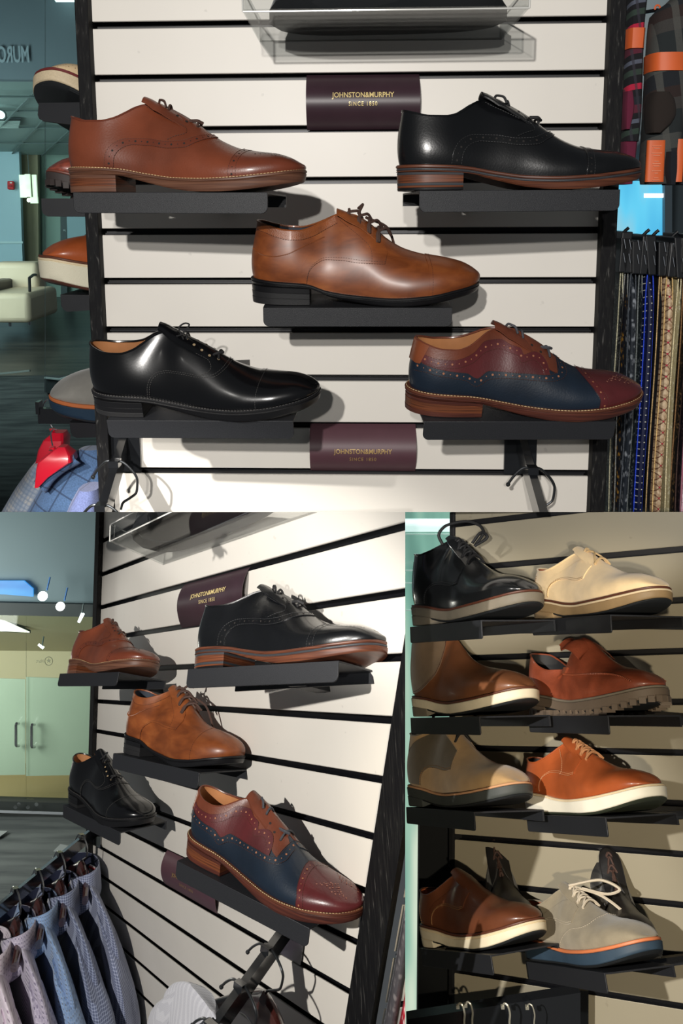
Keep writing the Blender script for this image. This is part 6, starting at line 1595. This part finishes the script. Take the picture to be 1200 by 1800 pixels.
for q in ([W(3, -0.9245, 0.4150, 0.0555), W(3, -0.6484, 0.4150, 0.0395), W(3, -0.6484, 0.4150, 0.0372), W(3, -0.9245, 0.4150, 0.0531)], [W(3, -0.9243, 0.4150, -0.0208), W(3, -0.6481, 0.4150, -0.0335), W(3, -0.6481, 0.4150, -0.0358), W(3, -0.9242, 0.4150, -0.0232)], [W(3, -0.9242, 0.4150, -0.0470), W(3, -0.6480, 0.4150, -0.0586), W(3, -0.6479, 0.4150, -0.0609), W(3, -0.9242, 0.4150, -0.0494)], [W(3, -0.9240, 0.4150, -0.1042), W(3, -0.6477, 0.4150, -0.1134), W(3, -0.6477, 0.4150, -0.1157), W(3, -0.9240, 0.4150, -0.1066)]):
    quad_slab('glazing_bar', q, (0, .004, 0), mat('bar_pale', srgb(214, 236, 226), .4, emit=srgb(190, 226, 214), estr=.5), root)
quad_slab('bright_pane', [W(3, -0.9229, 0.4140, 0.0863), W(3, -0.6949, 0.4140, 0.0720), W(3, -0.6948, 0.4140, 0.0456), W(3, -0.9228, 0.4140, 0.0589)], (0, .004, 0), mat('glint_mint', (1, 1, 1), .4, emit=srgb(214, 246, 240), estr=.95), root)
root = holder('hang_rail', W(3, 0.2974, -0.1500, -0.7965), 'black hanging rail along the bottom of the lower right picture', 'rail', 3)
quad_slab('bar', [W(3, 0.1109, -0.1600, -0.8254), W(3, 0.5269, -0.1000, -0.7468), W(3, 0.5273, -0.1000, -0.8291), W(3, 0.1111, -0.1600, -0.8797)], (0, .02, 0), GLOSS, root)
quad_slab('wall_bracket', [W(3, 0.3816, -0.0200, -0.7602), W(3, 0.4324, -0.0200, -0.7574), W(3, 0.4328, -0.0200, -0.8449), W(3, 0.3821, -0.0200, -0.8505)], (0, .02, 0), GLOSS, root)
WIRE = mat('hook_pale_wire', srgb(196, 192, 176), .3, .6)
for i, (x, y) in enumerate(((722, 1782), (752, 1776), (889, 1765), (976, 1757))):
    a_ = to_wall(3, W(3, 0.4576, -0.1900, -0.7653)); k_ = .00078
    px = lambda dx, dy: W(3, to_wall(3, W(3, 0.4576, -0.1900, -0.7653)).x + (x - 889 + dx) * k_, -.19, to_wall(3, W(3, 0.4576, -0.1900, -0.7653)).z - (y - 1765 + dy) * k_ * .92)
    root = holder('clothes_hanger', px(0, 0), ('pale wire hanger hook at the left end of the bottom rail', 'pale twisted hanger hook second from the left on the bottom rail', 'pale wire hanger hook in the middle of the bottom rail', 'thin hanger hook near the bracket of the bottom rail')[i], 'hanger', 3, group='wire hangers on the bottom rail')
    q, _ = poly_resample(np.array([(-12, 6), (-4, -1), (4, 1), (11, 9), (15, 22), (13, 36), (14, 50)], float), 20)
    mb = MB(); mb.tube([px(u, v) for u, v in q], .0017 if i < 3 else .0011, 6); local(mb, root).build('hook', WIRE, root)
    mb = MB(); p = px(-12, 7); mb.box(p, (.005, .005, .005)); local(mb, root).build('hook_tip', WIRE, root, smooth=False)

# ------------------------------------------------------------------ the three displays are trimmed flat where they meet
def trim(o, co, no):
    """remove what lies on the side of the plane its normal points to, and close the cut"""
    mw = o.matrix_world
    ws = [mw @ Vector(c) for c in o.bound_box]
    d = [(p - co).dot(no) for p in ws]
    if max(d) <= 1e-6: return True
    bm = bmesh.new(); bm.from_mesh(o.data)
    lco = mw.inverted() @ co; lno = (mw.to_3x3().transposed() @ no).normalized()
    r = bmesh.ops.bisect_plane(bm, geom=bm.verts[:] + bm.edges[:] + bm.faces[:], plane_co=lco, plane_no=lno, clear_outer=True, dist=1e-6)
    if not bm.faces: bm.free(); return False
    ed = [e for e in r['geom_cut'] if isinstance(e, bmesh.types.BMEdge) and e.is_valid and e.is_boundary]
    if ed and len(ed) < 600: bmesh.ops.holes_fill(bm, edges=ed, sides=0)
    me = o.data.copy(); bm.to_mesh(me); bm.free(); o.data = me
    return True
# ------------------------------------------------------------------ pieces that belong to one part become its sub-parts
SUB = {'heel_stack': 'heel', 'heel_lift': 'heel', 'heel_band': 'heel', 'heel_base': 'heel', 'welt_stitching': 'welt', 'medallion': 'toe_cap', 'insole': 'lining', 'button': 'button_band', 'label_stripe': 'neck_label',
       'collar_stitching': 'collar', 'size_lettering': 'size_cap', 'card_print': 'paper_card', 'brand_lettering': 'card', 'since_lettering': 'card', 'hook_ball': 'hook', 'hook_tip': 'hook', 'pin': 'clip_body',
       'finger_tab': 'clip_body', 'bracket_hook': 'wall_bracket', 'bulb': 'glass_plate', 'dark_picture': 'panel', 'label_plate': 'box', 'pull_bar': 'box', 'lug': 'sole'}
base_name = lambda o: o.name.split('.')[0]
kids = {}
for o in bpy.data.objects:
    if o.parent is not None: kids.setdefault(o.parent.name, []).append(o)
for r, ch in list(kids.items()):
    if bpy.data.objects[r].parent is not None: continue
    first = {}
    for o in ch: first.setdefault(base_name(o), o)
    for o in ch:
        p = first.get(SUB.get(base_name(o)))
        if p is not None and p is not o and o.matrix_basis == p.matrix_basis: o.parent = p
EYE = Vector((0, 0, 1.5))
UP = Vector((0, .125, 1)).normalized(); RIGHT = Vector((1, -.07, 0)).normalized()
PLANES = {1: [(-UP)], 2: [UP, RIGHT], 3: [UP, -RIGHT]}
bpy.context.view_layer.update()
roots = {n: b for n, b in BAY_OF.items()}
def tree(o):
    yield o
    for c in o.children: yield from tree(c)
gone = []
for n, b in roots.items():
    r = bpy.data.objects[n]
    for o in list(tree(r)):
        if o.type != 'MESH': continue
        for no in PLANES[b]:
            if not trim(o, EYE, no): gone.append(o); break
for o in gone:
    par = o.parent
    if not o.children: bpy.data.objects.remove(o)
for n in list(roots):
    r = bpy.data.objects.get(n)
    if r and r.type == 'EMPTY' and not r.children: bpy.data.objects.remove(r)
